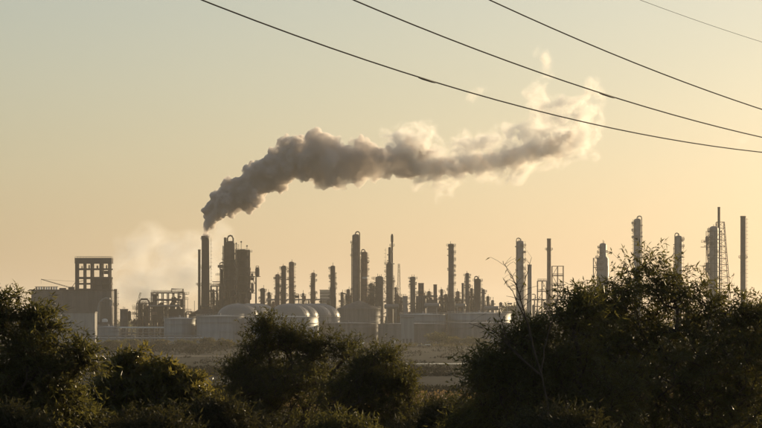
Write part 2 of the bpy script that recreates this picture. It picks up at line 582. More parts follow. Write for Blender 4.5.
def pipe_rack(name, label, u0, u1, vtop, Y, npipes=5, bays=6, group=None, m=None, depth=5.0, lift=0):
    X0, X1 = -(u1-u0)/2*PX(Y), (u1-u0)/2*PX(Y); H = zof(vtop, Y)
    root = thing(name, label, 'pipe rack', base((u0+u1)/2, Y), group)
    rr = random.Random(int(u0*3+u1))
    pm = None
    for i in range(bays+1):
        x = X0+(X1-X0)*i/bays
        for y in (-depth/2, depth/2):
            if pm is None:
                o = MB().box((-0.2, -0.2, 0), (0.2, 0.2, H)).build('post', CONC, root); pm = o.data
            else:
                o = bpy.data.objects.new('post', pm); C.objects.link(o); o.parent = root
            o.location = (x, y, 0)
        for z in (H-0.4, H*0.62):
            MB().box((x-0.15, -depth/2-0.3, z-0.2), (x+0.15, depth/2+0.3, z+0.2)).build('beam', CONC, root)
    for k in range(npipes):
        lvl = H if k % 2 == 0 else H*0.62+0.45
        rp = rr.uniform(0.16, 0.42)
        y = -depth/2+0.6+(depth-1.2)*k/max(1, npipes-1)
        pts = [(X0-1, y, lvl+rp-0.2+0.02), (X1+1, y, lvl+rp-0.2+0.02)]
        MB().tube(pts, rp, 8).build('pipe', rr.choice((STEEL, INSUL, INSUL, m or RUST)), root, True)
    return root

def tank(name, label, u0, u1, vrim, Y, roof='flat', rise=0.0, m=None, rm=None, group=None, stairs=False, vtop=None):
    r = (u1-u0)/2*PX(Y); H = zof(vrim, Y)
    root = thing(name, label, 'storage tank', base((u0+u1)/2, Y), group)
    m = m or TANK; rm = rm or m
    prof = [(r*1.008, 0), (r*1.008, 0.4)]
    nc = 5                                              # plate courses step in by a little
    for k in range(nc):
        prof += [(r*(1.0-0.0009*k), 0.41+(H-0.8)*k/nc), (r*(1.0-0.0009*k), 0.38+(H-0.8)*(k+1)/nc)]
    prof += [(r, H-0.35), (r+0.28, H-0.33), (r+0.28, H-0.02), (r-0.1, H)]
    sh = MB().lathe(prof, 64).build('shell', m, root, True)
    g = MB().ring(r-0.02, r+0.55, H*0.78, H*0.78+0.12, 48).ring(r-0.02, r+0.35, H*0.45, H*0.45+0.10, 48)
    g.build('wind_girder', m, root)
    if roof == 'dome':
        pr = [(r-0.1, H+0.02)]
        for i in range(1, 13):
            a = (math.pi/2)*i/12
            pr.append((max(0.05, (r-0.1)*math.cos(a)), H+0.02+rise*math.sin(a)))
        d = MB().lathe(pr, 48).build('dome_roof', rm, root, True)
        q = MB()
        for k in range(24):
            a = 2*math.pi*k/24
            pts = [((p[0]+0.02)*math.cos(a), (p[0]+0.02)*math.sin(a), p[1]+0.02) for p in pr[::2]]
            q.tube(pts, 0.09, 4)
        q.build('roof_ribs', rm, d)
    else:
        pr = [(r-0.12, H+0.02), (r*0.55, H+0.02+rise*0.5), (0.3, H+0.03+rise)]
        MB().lathe(pr, 48).build('roof', rm, root, True)
        MB().lathe([(0.35, H+rise-0.05), (0.35, H+rise+0.8), (0.55, H+rise+0.85), (0.1, H+rise+1.2)], 10).build('roof_vent', m, root)
    q = MB()
    q.ring(r+0.16, r+0.23, H+1.0, H+1.08, 48)
    q.ring(r+0.16, r+0.22, H+0.5, H+0.56, 48)
    for k in range(48):
        a = 2*math.pi*k/48
        q.bar(((r+0.19)*math.cos(a), (r+0.19)*math.sin(a), H-0.05), ((r+0.19)*math.cos(a), (r+0.19)*math.sin(a), H+1.05), 0.06)
    q.build('rim_railing', m, root)
    if stairs:
        q = MB(); n = 46; a0 = math.pi*1.25
        for k in range(n):
            a = a0+1.0*k/n; z = H*k/n
            q.box((-0.15, -0.15, 0), (0.15, 0.15, 0.1)) if False else None
            ca, sa = math.cos(a), math.sin(a)
            q.bar(((r+0.02)*ca, (r+0.02)*sa, z+0.2), ((r+0.95)*ca, (r+0.95)*sa, z+0.2), 0.18)
        q.tube([((r+0.95)*math.cos(a0+1.0*k/20), (r+0.95)*math.sin(a0+1.0*k/20), H*k/20+1.2) for k in range(21)], 0.06, 4)
        q.build('spiral_stair', DARK, root)
    return root

# ------------------------------------------------------------------ refinery: concrete frame tower and bunker building
Y = 1580; s = PX(Y)
t = thing('coke_tower', 'tall dark concrete frame tower with a grid of open bays above the bunker building', 'tower', base(94, Y))
def tx(u): return (u-94)*s
D2 = 4.0
posts = [(76, 79.6), (84.2, 87.0), (91.2, 94.6), (100.2, 104.2), (108.8, 112)]
for a, b in posts:
    for y in (-D2, D2):
        MB().box((tx(a), y-0.8, 0), (tx(b-1.2), y+0.8, zof(263, Y))).build('post', DCONC, t)
MB().box((tx(75.6), -D2-0.95, zof(263.6, Y)), (tx(112.4), D2+0.95, zof(258, Y))).build('roof_slab', DCONC, t)
par = MB()
for y in (-D2-0.8, D2+0.8):
    par.bar((tx(76), y, zof(256.6, Y)), (tx(112), y, zof(256.6, Y)), 0.09)
    for k in range(13): par.bar((tx(76+3*k), y, zof(258, Y)), (tx(76+3*k), y, zof(256.6, Y)), 0.08)
par.build('roof_railing', DARK, t)
for va, vb in ((268.4, 270.0), (277.0, 279.0), (283.0, 284.6), (288.6, 296)):
    for y in (-D2, D2):
        MB().box((tx(76), y-0.85, zof(vb, Y)), (tx(112), y+0.85, zof(va, Y))).build('beam', DCONC, t)
for (ua, ub, va, vb) in ((94.6, 112, 279, 300), (104.4, 108.8, 270.8, 274.0), (79.6, 84.2, 296, 312), (87, 91.2, 296, 312)):
    MB().box((tx(ua), -D2+0.9, zof(vb, Y)), (tx(ub), D2-0.9, zof(va, Y))).build('infill_panel', DCONC, t)
for k, (uu, w, va) in enumerate(((89.2, 1.2, 265.6), (97.4, 1.5, 266.2), (106.6, 1.2, 265.8), (82, 0.9, 266.6))):
    MB().lathe([(w*s*0.6, zof(270, Y)), (w*s*0.6, zof(va, Y)), (w*s*0.3, zof(va-0.9, Y))], 10, (tx(uu), 0, 0)).build('drum_head', DARK, t)
MB().bar((tx(79), 0, zof(281.5, Y)), (tx(84), 0, zof(280.5, Y)), 0.2).build('pipe', DARK, t)

Y = 1555; s = PX(Y)
t = thing('bunker_building', 'long dark flat-roofed bunker building with white vents along its roof edge', 'building', base(72, Y))
def tx(u): return (u-72)*s
MB().box((tx(33), -7, 0), (tx(112.5), 7, zof(291, Y))).build('wall', CLAD, t)
MB().box((tx(32.4), -7.5, zof(291, Y)+0.01), (tx(113), 7.5, zof(289.6, Y))).build('roof', DCONC, t)
for k in range(27):                                   # corrugation ribs on the wall
    MB().box((tx(34+k*2.95), -7.16, 0.2), (tx(34.6+k*2.95), -7.01, zof(292, Y))).build('wall_rib', CLAD, t)
for k in range(9):
    u = 37+k*2.45
    MB().box((tx(u), -5.5, zof(289.6, Y)), (tx(u+1.5), -4.2, zof(287.2, Y))).build('roof_vent', WHITE if k % 3 else INSUL, t)
MB().box((tx(36), -5.6, zof(287.1, Y)), (tx(59), -4.1, zof(286.6, Y))).build('vent_cover', DARK, t)
for a, b, v0, v1 in ((60, 66, 288.0, 289.6), (69, 75, 287.2, 289.6)):
    MB().box((tx(a), -4, zof(v1, Y)), (tx(b), 1, zof(v0, Y))).build('roof_housing', DARK, t)

Y = 1500; s = PX(Y)
t = thing('long_shed', 'pale grey flat-fronted shed below the dark bunker building', 'building', base(70, Y))
def tx(u): return (u-70)*s
MB().box((tx(44), -6, 0), (tx(96), 6, zof(313, Y))).build('wall', PALE, t)
rf = MB(); z0, z1 = zof(313, Y), zof(311.6, Y)
rf.box((tx(43.5), -6.4, z0+0.02), (tx(96.5), 6.4, z1)); rf.build('roof', CLAD, t)

# jib crane on the bunker roof
Y = 1545; s = PX(Y)
t = thing('roof_crane', 'slender jib crane standing on the bunker building roof', 'crane', (base(72, Y)[0], Y, zof(289.6, Y)))
def q_(u, v): return ((u-72)*s, 0, zof(v, Y)-zof(289.6, Y))
MB().box((-1.0, -1.2, 0), (1.4, 1.2, 1.5)).build('cab', DARK, t)
b = MB()
for dv in (0, 0.9):
    b.bar(q_(70, 288-dv), q_(41, 279.3-dv*0.3), 0.14)
for k in range(12):
    f = k/12.0; b.bar(q_(70-29*f, 288-8.7*f), q_(70-29*(f+0.05), 287.1-8.4*(f+0.05)), 0.08)
b.build('boom', DARK, t)
MB().bar(q_(72, 287), q_(76, 281.5), 0.22).build('mast', DARK, t)
MB().bar(q_(76, 281.5), q_(41, 279.2), 0.07).build('hoist_cable', DARK, t)
MB().bar(q_(41, 279.2), q_(41.1, 284), 0.06).build('hook_line', DARK, t)

# curved duct and thin stack beside the bunker
Y = 1520; s = PX(Y)
t = thing('curved_duct', 'pale curved gas duct bending up in front of the bunker building', 'duct', base(101, Y))
MB().tube([((u-101)*s, 0, zof(v, Y)) for u, v in ((98.5, 343), (98.5, 318), (98.8, 308), (100, 303), (102.5, 300), (106, 298.5), (109.5, 299), (111, 301), (111, 306))], 0.75, 10).build('pipe', INSUL, t, True)
MB().box((-3.0, -1.5, 0), (4.0, 1.5, zof(322, Y))).build('base_housing', STEEL, t)
MB().lathe([(1.6, zof(322, Y)), (1.6, zof(319.5, Y)), (0.5, zof(318.6, Y))], 14, (2, 0, 0)).build('hopper', WHITE, t)
stack('thin_stack', 'short thin dark stack at the end of the bunker building', 114, 117, 289, 1540, DARK, 1.1, (305,), 0.0)

# ------------------------------------------------------------------ low plant at that end
column('vertical_vessel', 'squat dark vessel standing alone between thin stack and process frame', 'vessel', 120, 128, 309, 1540, 'flat', (314,), None, None, None, STEEL, vent=2)
tank('low_tank', 'small low pale tank beside a white pipe rack', 98, 119, 327, 1462, 'flat', 0.5, TANK, stairs=False)
pipe_rack('pipe_rack', 'low white pipe rack running from small tank to broad tanks', 120.5, 166, 328, 1478, 6, 8, m=WHITE, depth=6)
pipe_rack('pipe_rack', 'very low pipe rack running past the foot of the broad tanks', 84, 200, 336, 1425, 4, 14, m=WHITE, depth=4)

# boom crane
Y = 1530; s = PX(Y)
t = thing('lattice_crane', 'small lattice boom crane leaning beside the process frame', 'crane', base(130, Y))
MB().box((-2.2, -1.5, 0.8), (2.2, 1.5, 4.0)).build('cab', DARK, t)
for sy in (-1.4, 1.4):
    MB().box((-2.6, sy-0.3, 0), (2.6, sy+0.3, 0.9)).build('track', DARK, t)
b = MB(); A = Vector((0, 0, 3.5)); B = Vector(((140.5-130)*s, 0, zof(292.5, Y)))
n_ = Vector((-(B-A).z, 0, (B-A).x)).normalized()*0.55
for sg in (-1, 1): b.bar(A+n_*sg, B+n_*sg*0.5, 0.14)
for k in range(14):
    f = k/14; sg = 1 if k % 2 else -1
    b.bar(A.lerp(B, f)+n_*sg, A.lerp(B, f+1/14)-n_*sg, 0.09)
b.build('boom', DARK, t)
MB().bar(Vector((-2, 0, 4)), B, 0.06).build('boom_cable', DARK, t)

# process frame with pipes
t = steel_frame('process_frame', 'broad open process frame crowded with pipes near the lattice crane', 'process frame', 152, 184, 292.5, 1560, 10, 6, 4, 0.55, 0.5, (2, 4))
Y = 1560; s = PX(Y)
def tx(u): return (u-168)*s
MB().tube([(tx(171.5), 0, zof(292, Y)), (tx(171.5), 0, zof(289, Y)), (tx(183), 0, zof(289, Y)), (tx(183), 0, zof(320, Y))], 0.38, 8).build('overhead_pipe', STEEL, t, True)
MB().tube([(tx(153), -5.5, zof(300, Y)), (tx(184), -5.5, zof(300, Y))], 0.5, 8).build('pipe', STEEL, t, True)
MB().tube([(tx(150), -5.6, zof(306, Y)), (tx(180), -5.6, zof(306, Y))], 0.6, 8).build('pipe', INSUL, t, True)
for k, (u, w, v0) in enumerate(((155, 2.2, 294), (160.5, 2.6, 303), (166, 2.0, 305), (172.5, 2.8, 302), (178.5, 2.4, 306))):
    MB().lathe([(w*s, 0), (w*s, zof(v0+2, Y)), (w*s*0.4, zof(v0, Y))], 14, (tx(u), 0, 0)).build('vessel', DARK if k % 2 else STEEL, t, True)
dress(t, tx(151), tx(187), zof(322, Y), zof(294, Y), 11, 70, 505)
for (ua, ub, va, vb) in ((152.5, 163, 306, 322), (169, 184, 309, 322)):
    MB().box((tx(ua), -3, zof(vb, Y)), (tx(ub), 3, zof(va, Y))).build('equipment_housing', DARK, t)
t = steel_frame('process_frame', 'short stepped process frame with looping pipes beside the broad one', 'process frame', 137.5, 150.5, 303, 1565, 9, 3, 3, 0.5, 0.45, (2, 3))
Y = 1565; s = PX(Y)
def tx(u): return (u-144)*s
MB().tube([(tx(140), -5, zof(318, Y)), (tx(140), -5, zof(302, Y)), (tx(142), -5, zof(299.3, Y)), (tx(148), -5, zof(299.3, Y)), (tx(150), -5, zof(302, Y)), (tx(150), -5, zof(318, Y))], 0.55, 8).build('looping_pipe', STEEL, t, True)
dress(t, tx(129), tx(152), zof(322, Y), zof(303, Y), 10, 44, 506)
for u, w, v0 in ((140, 2, 309), (146, 2.6, 307)):
    MB().lathe([(w*s, 0), (w*s, zof(v0+2, Y)), (w*s*0.3, zof(v0, Y))], 14, (tx(u), 0, 0)).build('vessel', DARK, t, True)

# ------------------------------------------------------------------ smoking chimney and the cracker unit
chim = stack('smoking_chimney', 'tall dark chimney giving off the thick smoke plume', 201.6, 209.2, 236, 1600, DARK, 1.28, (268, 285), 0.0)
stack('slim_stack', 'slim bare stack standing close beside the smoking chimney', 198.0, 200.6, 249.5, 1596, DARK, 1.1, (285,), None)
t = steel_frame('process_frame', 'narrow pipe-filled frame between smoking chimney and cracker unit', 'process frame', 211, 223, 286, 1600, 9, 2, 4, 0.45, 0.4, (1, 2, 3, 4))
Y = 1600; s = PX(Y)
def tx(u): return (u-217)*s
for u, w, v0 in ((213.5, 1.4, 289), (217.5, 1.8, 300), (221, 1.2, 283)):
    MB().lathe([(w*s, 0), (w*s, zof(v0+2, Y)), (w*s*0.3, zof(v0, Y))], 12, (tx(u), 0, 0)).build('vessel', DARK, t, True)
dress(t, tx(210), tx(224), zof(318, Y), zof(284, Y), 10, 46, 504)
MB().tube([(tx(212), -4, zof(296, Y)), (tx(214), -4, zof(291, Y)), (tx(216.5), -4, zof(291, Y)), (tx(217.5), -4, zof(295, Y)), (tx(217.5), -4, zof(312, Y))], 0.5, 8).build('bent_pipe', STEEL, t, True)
Y = 1598; s = PX(Y)
t = thing('furnace_house', 'low dark sloping furnace house around the foot of the smoking chimney', 'building', base(204, 1585))
Y = 1585; s = PX(Y)
def tx(u): return (u-204)*s
MB().box((tx(190), -4, 0), (tx(224), 4, zof(315, Y))).build('wall', DARK, t)
q = MB(); zr = zof(315, Y)+0.01; zt = zof(309, Y)
q.v = [(tx(190), -4, zr), (tx(224), -4, zr), (tx(224), 4, zr), (tx(190), 4, zr), (tx(199), -2, zt), (tx(212), -2, zt), (tx(212), 2, zt), (tx(199), 2, zt)]
q.f = [(0,3,2,1),(4,5,6,7),(0,1,5,4),(1,2,6,5),(2,3,7,6),(3,0,4,7)]
q.build('hipped_roof', DARK, t)
dress(t, tx(186), tx(226), zof(318, Y), zof(303, Y), 8, 40, 507)

Y = 1610; s = PX(Y)
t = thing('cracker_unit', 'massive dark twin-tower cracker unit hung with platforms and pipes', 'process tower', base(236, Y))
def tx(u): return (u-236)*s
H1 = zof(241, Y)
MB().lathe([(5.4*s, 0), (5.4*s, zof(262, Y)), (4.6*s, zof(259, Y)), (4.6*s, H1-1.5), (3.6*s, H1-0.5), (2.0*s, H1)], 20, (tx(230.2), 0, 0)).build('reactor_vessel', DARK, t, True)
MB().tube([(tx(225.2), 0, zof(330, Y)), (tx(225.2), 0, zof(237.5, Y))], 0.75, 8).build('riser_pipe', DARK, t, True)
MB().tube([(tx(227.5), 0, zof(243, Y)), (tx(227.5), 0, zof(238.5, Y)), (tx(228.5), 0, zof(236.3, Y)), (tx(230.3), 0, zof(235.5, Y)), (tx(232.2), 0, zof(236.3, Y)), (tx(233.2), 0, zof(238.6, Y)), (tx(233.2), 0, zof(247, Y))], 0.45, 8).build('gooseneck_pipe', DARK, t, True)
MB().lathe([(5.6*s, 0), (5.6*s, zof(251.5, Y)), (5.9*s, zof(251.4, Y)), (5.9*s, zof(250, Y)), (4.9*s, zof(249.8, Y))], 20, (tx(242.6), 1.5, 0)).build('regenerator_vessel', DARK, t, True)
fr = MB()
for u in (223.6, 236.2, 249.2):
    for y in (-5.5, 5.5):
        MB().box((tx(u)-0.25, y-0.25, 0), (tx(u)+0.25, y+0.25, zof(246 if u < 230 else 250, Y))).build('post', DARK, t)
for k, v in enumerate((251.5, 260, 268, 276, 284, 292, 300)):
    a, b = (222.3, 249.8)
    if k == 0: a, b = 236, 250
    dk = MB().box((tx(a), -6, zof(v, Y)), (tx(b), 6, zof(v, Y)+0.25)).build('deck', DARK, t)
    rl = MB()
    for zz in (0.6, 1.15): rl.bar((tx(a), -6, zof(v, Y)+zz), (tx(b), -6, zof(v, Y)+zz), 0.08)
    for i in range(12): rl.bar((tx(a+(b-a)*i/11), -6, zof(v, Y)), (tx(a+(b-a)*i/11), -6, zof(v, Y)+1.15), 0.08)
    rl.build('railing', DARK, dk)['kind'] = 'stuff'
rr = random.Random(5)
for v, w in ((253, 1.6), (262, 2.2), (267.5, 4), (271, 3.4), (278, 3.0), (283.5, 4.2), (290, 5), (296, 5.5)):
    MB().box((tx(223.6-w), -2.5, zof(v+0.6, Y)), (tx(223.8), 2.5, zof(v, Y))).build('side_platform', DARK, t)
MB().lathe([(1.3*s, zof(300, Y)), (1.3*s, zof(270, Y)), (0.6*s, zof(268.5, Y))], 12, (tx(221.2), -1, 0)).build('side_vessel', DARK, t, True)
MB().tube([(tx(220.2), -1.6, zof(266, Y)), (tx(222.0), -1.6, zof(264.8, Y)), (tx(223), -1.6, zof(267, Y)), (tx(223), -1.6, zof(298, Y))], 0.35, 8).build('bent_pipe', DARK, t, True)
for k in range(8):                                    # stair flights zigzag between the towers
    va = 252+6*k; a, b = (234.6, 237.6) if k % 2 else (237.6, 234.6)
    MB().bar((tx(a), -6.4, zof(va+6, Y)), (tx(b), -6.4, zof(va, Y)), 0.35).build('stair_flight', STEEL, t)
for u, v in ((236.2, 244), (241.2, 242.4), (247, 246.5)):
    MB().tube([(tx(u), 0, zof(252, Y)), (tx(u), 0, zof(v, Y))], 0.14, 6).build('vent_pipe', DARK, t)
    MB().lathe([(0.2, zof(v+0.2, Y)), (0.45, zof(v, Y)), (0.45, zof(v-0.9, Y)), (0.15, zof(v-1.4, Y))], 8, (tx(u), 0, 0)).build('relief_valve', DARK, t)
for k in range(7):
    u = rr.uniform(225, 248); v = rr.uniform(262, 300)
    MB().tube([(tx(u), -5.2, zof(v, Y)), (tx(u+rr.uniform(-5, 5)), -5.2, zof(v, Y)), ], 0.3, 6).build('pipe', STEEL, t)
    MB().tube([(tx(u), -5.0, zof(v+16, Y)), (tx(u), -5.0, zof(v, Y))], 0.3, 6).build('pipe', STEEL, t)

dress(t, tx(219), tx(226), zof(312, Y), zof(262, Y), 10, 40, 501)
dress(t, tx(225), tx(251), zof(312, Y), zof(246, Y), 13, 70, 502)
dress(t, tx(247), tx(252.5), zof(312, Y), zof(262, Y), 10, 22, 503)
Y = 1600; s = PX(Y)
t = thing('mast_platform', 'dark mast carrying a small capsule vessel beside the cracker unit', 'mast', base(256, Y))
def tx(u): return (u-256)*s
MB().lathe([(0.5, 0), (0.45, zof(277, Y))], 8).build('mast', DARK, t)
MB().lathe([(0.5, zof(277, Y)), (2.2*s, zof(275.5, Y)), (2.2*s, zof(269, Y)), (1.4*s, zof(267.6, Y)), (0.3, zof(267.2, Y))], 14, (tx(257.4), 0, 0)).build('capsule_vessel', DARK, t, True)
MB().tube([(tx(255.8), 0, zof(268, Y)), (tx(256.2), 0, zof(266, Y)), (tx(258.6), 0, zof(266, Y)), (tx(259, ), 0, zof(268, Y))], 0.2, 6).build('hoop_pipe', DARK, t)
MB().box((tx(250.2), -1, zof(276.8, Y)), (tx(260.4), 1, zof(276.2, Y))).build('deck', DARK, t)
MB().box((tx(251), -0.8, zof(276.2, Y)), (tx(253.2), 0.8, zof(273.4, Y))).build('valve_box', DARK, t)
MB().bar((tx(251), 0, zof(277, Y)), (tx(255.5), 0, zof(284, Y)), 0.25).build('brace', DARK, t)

# ------------------------------------------------------------------ domed tanks and flat tanks
G_D = 'domed tanks in the tank farm'
for c, Y, lab in ((238, 1500, 'bright dome-roofed tank behind the wide flat tank, first of its close-set row'),
                  (248.5, 1528, 'dome-roofed tank tucked between two others below the cracker unit'),
                  (257, 1556, 'dome-roofed tank at the back of the row below the cracker unit')):
    tank('domed_tank', lab, c-21, c+21, 316.5, Y, 'dome', 13.0*PX(Y), TANK, ALU, G_D, False)
for c, Y, lab in ((289, 1500, 'dome-roofed tank with the fullest dome, below three slim columns'),
                  (297.5, 1528, 'dome-roofed tank half hidden behind the fullest dome'),
                  (310.5, 1556, 'dome-roofed tank below the single slim reddish column'),
                  (319, 1584, 'rearmost dome-roofed tank, next to the cone-roofed tank')):
    tank('domed_tank', lab, c-21, c+21, 316.5, Y, 'dome', 13.0*PX(Y), TANK, ALU, G_D, False)
tank('flat_tank', 'smaller pale flat-roofed tank next to the white pipe rack', 164, 195.4, 318.5, 1462, 'flat', 0.6, TANK)
tank('flat_tank', 'pale flat-roofed tank with bright rim in front of the cracker unit', 196.5, 244, 316.2, 1455, 'flat', 0.6, TANK)
tank('flat_tank', 'widest pale flat-roofed tank in front of the domed tanks', 246.4, 318, 317, 1458, 'flat', 0.8, TANK)
tank('flat_tank', 'low dull brownish tank below the cone-roofed tank', 320.5, 376, 323.2, 1468, 'flat', 0.5, TANKD)
tank('flat_tank', 'low dull brownish tank in front of a white-rimmed tank', 378, 446, 323.8, 1462, 'flat', 0.5, TANKD)
tank('flat_tank', 'low dull brownish tank in front of the longest white-rimmed tank', 449, 522, 323.0, 1464, 'flat', 0.5, TANKD)
tank('cone_roof_tank', 'big dull cone-roofed tank between domed tanks and tall columns', 337, 381, 308.5, 1640, 'flat', 8*PX(1640), TANKD, CLAD)
tank('white_rimmed_tank', 'white-rimmed flat tank below the twin-chimney heater', 400, 446, 314.5, 1525, 'flat', 0.5, TANK)
tank('white_rimmed_tank', 'longest white-rimmed flat tank below the short column cluster', 447.5, 511, 313.4, 1532, 'flat', 0.5, TANK)
Y = 1436; s = PX(Y)
t = thing('pump_house', 'narrow pale pump house standing before the low brown tanks', 'building', base(407.5, Y))
MB().box((-6.5*s, -3, 0), (6.5*s, 3, zof(318, Y))).build('wall', PALE, t)
MB().box((-6.9*s, -3.2, zof(318, Y)+0.01), (6.9*s, 3.2, zof(317.2, Y))).build('roof', CLAD, t)
for k in range(3):
    MB().box(((-5+k*3.6)*s, -3.1, 1), ((-3+k*3.6)*s, -3.005, 3.2)).build('door', CLAD, t)

# ------------------------------------------------------------------ columns and stacks
PI = math.pi
column('distillation_column', 'small capped column beside the mast behind the domed tanks', 'column', 260.3, 265, 288, 1620, 'dome', ((291, 0), 299), 0.2, None, None, DARK, vent=1)
column('distillation_column', 'reddish shortest of three slim columns behind the domes', 'column', 275.3, 279.8, 274, 1640, 'dome', (279, 286, 294), PI, None, None, RUST, vent=1)
column('distillation_column', 'dark middle one of three slim columns behind the domes', 'column', 281.3, 286.4, 265.5, 1625, 'dome', ((269, 0), 278, 287, 296), PI, None, None, DARK, vent=1)
column('distillation_column', 'tallest of three slim columns behind the domes, ringed with platforms', 'column', 288.8, 294.2, 261.5, 1650, 'dome', (265, 272, 279, 287, 295), 0.0, None, None, RUST, vent=1)
column('distillation_column', 'lone slim reddish column with evenly spaced platforms', 'column', 311.2, 315.2, 272.5, 1650, 'dome', (276, 281, 287, 293, 299), PI, None, None, RUST, vent=1)
column('distillation_column', 'dark column with a thicker lower half behind the last dome', 'column', 330.4, 335.4, 265.5, 1650, 'dome', ((269, -1), (277, -1), (285, 1), (289, 0), 297), PI, None, (288.5, 1.3), DARK, vent=1)
column('distillation_column', 'tallest thick grey column with rounded pipe loop on top', 'column', 352.2, 359.6, 234, 1680, 'dome', ((243, -1), (256, -1), (272, 1), (290, -1)), None, 1, None, STEEL, dm=0.35)
column('distillation_column', 'thick brown column with a white band at mid height', 'column', 361.7, 367.6, 251.5, 1690, 'dome', ((254, -1), (262, 1), (270, 1), (290, 1)), 0.0, -1, None, RUST)
Y = 1690; s = PX(Y)
MB().ring(2.9*s, 3.25*s, zof(278.8, Y), zof(276.8, Y), 20).build('white_band', WHITE, [o for o in C.objects if o.get('label', '').startswith('thick brown column')][0])
column('vessel_tower', 'squat vessel fringed with many short platforms beside the brown column', 'vessel', 375.4, 383.6, 276, 1660, 'dome', ((279, -1), (284, -1), (289, -1), (294, -1), (299, -1), (283, 1)), 0, None, None, STEEL, vent=3, ext=2.2)
column('distillation_column', 'thick dark column stepping in to a narrow top', 'column', 386.2, 393.4, 247, 1650, 'dome', ((264, -1), (272, -1), (282, 1), (292, -1)), PI, None, None, DARK, upper=(262, 0.42))
stack('flare_stack', 'thin flare stack with a swollen tip rising behind the stepped column', 391.2, 393.0, 243, 1668, DARK, 1.15, (246,), None, cat='flare stack', tip=9*PX(1668))
lattice_tower('lattice_mast', 'thin lattice mast beside the flare stack', 'mast', 396.5, 401.5, 343, 343, 264, 1640, 398.2, 399.6, DARK, 16, 0.2)
column('vertical_vessel', 'short blank vessel below the lattice mast', 'vessel', 402.6, 407.6, 296, 1600, 'flat', (), None, None, None, INSUL)
column('distillation_column', 'round-headed column with brackets beside the twin-chimney heater', 'column', 410.2, 415.6, 276.5, 1640, 'dome', ((279, 0), (287, -1), (296, 1)), PI, None, None, STEEL, vent=2)
# heater with two chimneys
Y = 1620; s = PX(Y)
t = thing('furnace_heater', 'boxy heater carrying one thick and one thin square-topped chimney', 'furnace', base(427, Y))
def tx(u): return (u-427)*s
MB().box((tx(416), -5, 0), (tx(425.5), 5, zof(296, Y))).build('firebox', STEEL, t)
MB().box((tx(426.2), -4, 0), (tx(437.5), 4, zof(300, Y))).build('firebox', STEEL, t)
for ua, ub, v, vb in ((418.2, 424, 283, 296), (433.4, 437, 284.4, 300)):
    MB().lathe([((ub-ua)/2*s, zof(vb, Y)), ((ub-ua)/2*s, zof(v+0.6, Y)), ((ub-ua)/2*s*1.08, zof(v+0.5, Y)), ((ub-ua)/2*s*1.08, zof(v, Y)), ((ub-ua)/2*s*0.85, zof(v, Y))], 14, (tx((ua+ub)/2), 0, 0)).build('chimney', RUST, t, True)
MB().box((tx(424), -1.2, zof(297, Y)), (tx(437.4), 1.2, zof(295.2, Y))).build('flue_duct', STEEL, t)
for u in (427.5, 431):
    MB().lathe([(1.2*s, zof(300, Y)), (1.2*s, zof(298.4, Y)), (0.8*s, zof(297.4, Y))], 10, (tx(u), 0, 0)).build('flue_stub', STEEL, t)
for k in range(4):
    MB().box((tx(416.6+k*2.3), -5.25, 1.0), (tx(417.1+k*2.3), -5.01, zof(297, Y))).build('buckstay', DARK, t)
dress(t, tx(414), tx(440), zof(318, Y), zof(292, Y), 12, 34, 77)
add_platform(t, 3.4*s, zof(293, Y), -PI, PI-0.001, 1.0).location = (tx(421.1), 0, 0)
column('distillation_column', 'tall lone pale column with ladder-like platforms and broad base', 'column', 448.3, 454.2, 243.5, 1660, 'dome', ((246, 0), (253, 1), (260, 1), (267, 1), (276, 1), (284, 1), (290, -1), (296, 0)), 0.0, None, (302, 1.5), STEEL, vent=1)
stack('slim_stack', 'short slim stack at the start of the short column cluster', 461.6, 464, 283, 1640, STEEL, 1.1, (), None)
column('distillation_column', 'slim column with a platform crown in the short column cluster', 'column', 465.4, 469.2, 272.8, 1640, 'dome', ((276, 0), (287, 1), (296, -1)), 0.0, None, None, STEEL, vent=1)
column('distillation_column', 'thickset column topped with looping pipes in the short column cluster', 'column', 474.6, 481, 278.5, 1640, 'dome', ((281, 0), (290, 1), (297, -1)), 0.0, -1, None, DARK, vent=2)
column('vertical_vessel', 'low side vessel leaning against the thickset looping-pipe column', 'vessel', 481.8, 485, 289, 1634, 'dome', ((292, 1),), None, None, None, STEEL)
column('vertical_vessel', 'small lone pointed vessel above the longest white-rimmed tank', 'vessel', 491, 494.2, 300, 1640, 'dome', (), None, None, None, STEEL, vent=1)
column('distillation_column', 'thick pale column with a ringed ladder, standing over the bare branches', 'column', 516.2, 524.2, 240.5, 1600, 'dome', ((246, 1), (253, 1), (261, 1), (269, 1), (277, 1), (286, 1)), 0.0, -1, None, INSUL, vent=2, dm=0.25)
stack('blank_stack', 'plain flat-topped grey stack close beside the thick pale column', 527.6, 532, 264.5, 1590, INSUL, 1.05, (), None)
stack('slim_chimney', 'slim brown chimney rising from an open scaffold frame', 547, 551, 238.5, 1580, RUST, 1.12, (250,), None)
steel_frame('scaffold_frame', 'open scaffold frame beside the slim brown chimney', 'scaffold', 552, 563.2, 266, 1580, 6, 2, 8, 0.3, 0.24, (2, 4, 6, 7), True, RUST)
steel_frame('scaffold_frame', 'low open scaffold frame behind the slim brown chimney', 'scaffold', 537.5, 546.5, 281, 1584, 6, 2, 6, 0.3, 0.24, (3, 5, 6), True, STEEL)
column('distillation_column', 'pale stepped column widening downward with platforms on its slope', 'column', 597.4, 608.6, 243, 1560, 'dome', ((248, -1), (253, -1), (258, -1), (264, -1), (270, -1)), None, None, None, INSUL, upper=(256, 0.62), vent=2)
steel_frame('scaffold_frame', 'narrow pipe frame against the pale stepped column', 'scaffold', 593.4, 597.2, 258, 1548, 3, 1, 9, 0.25, 0.2, (4, 6, 8), True, STEEL)
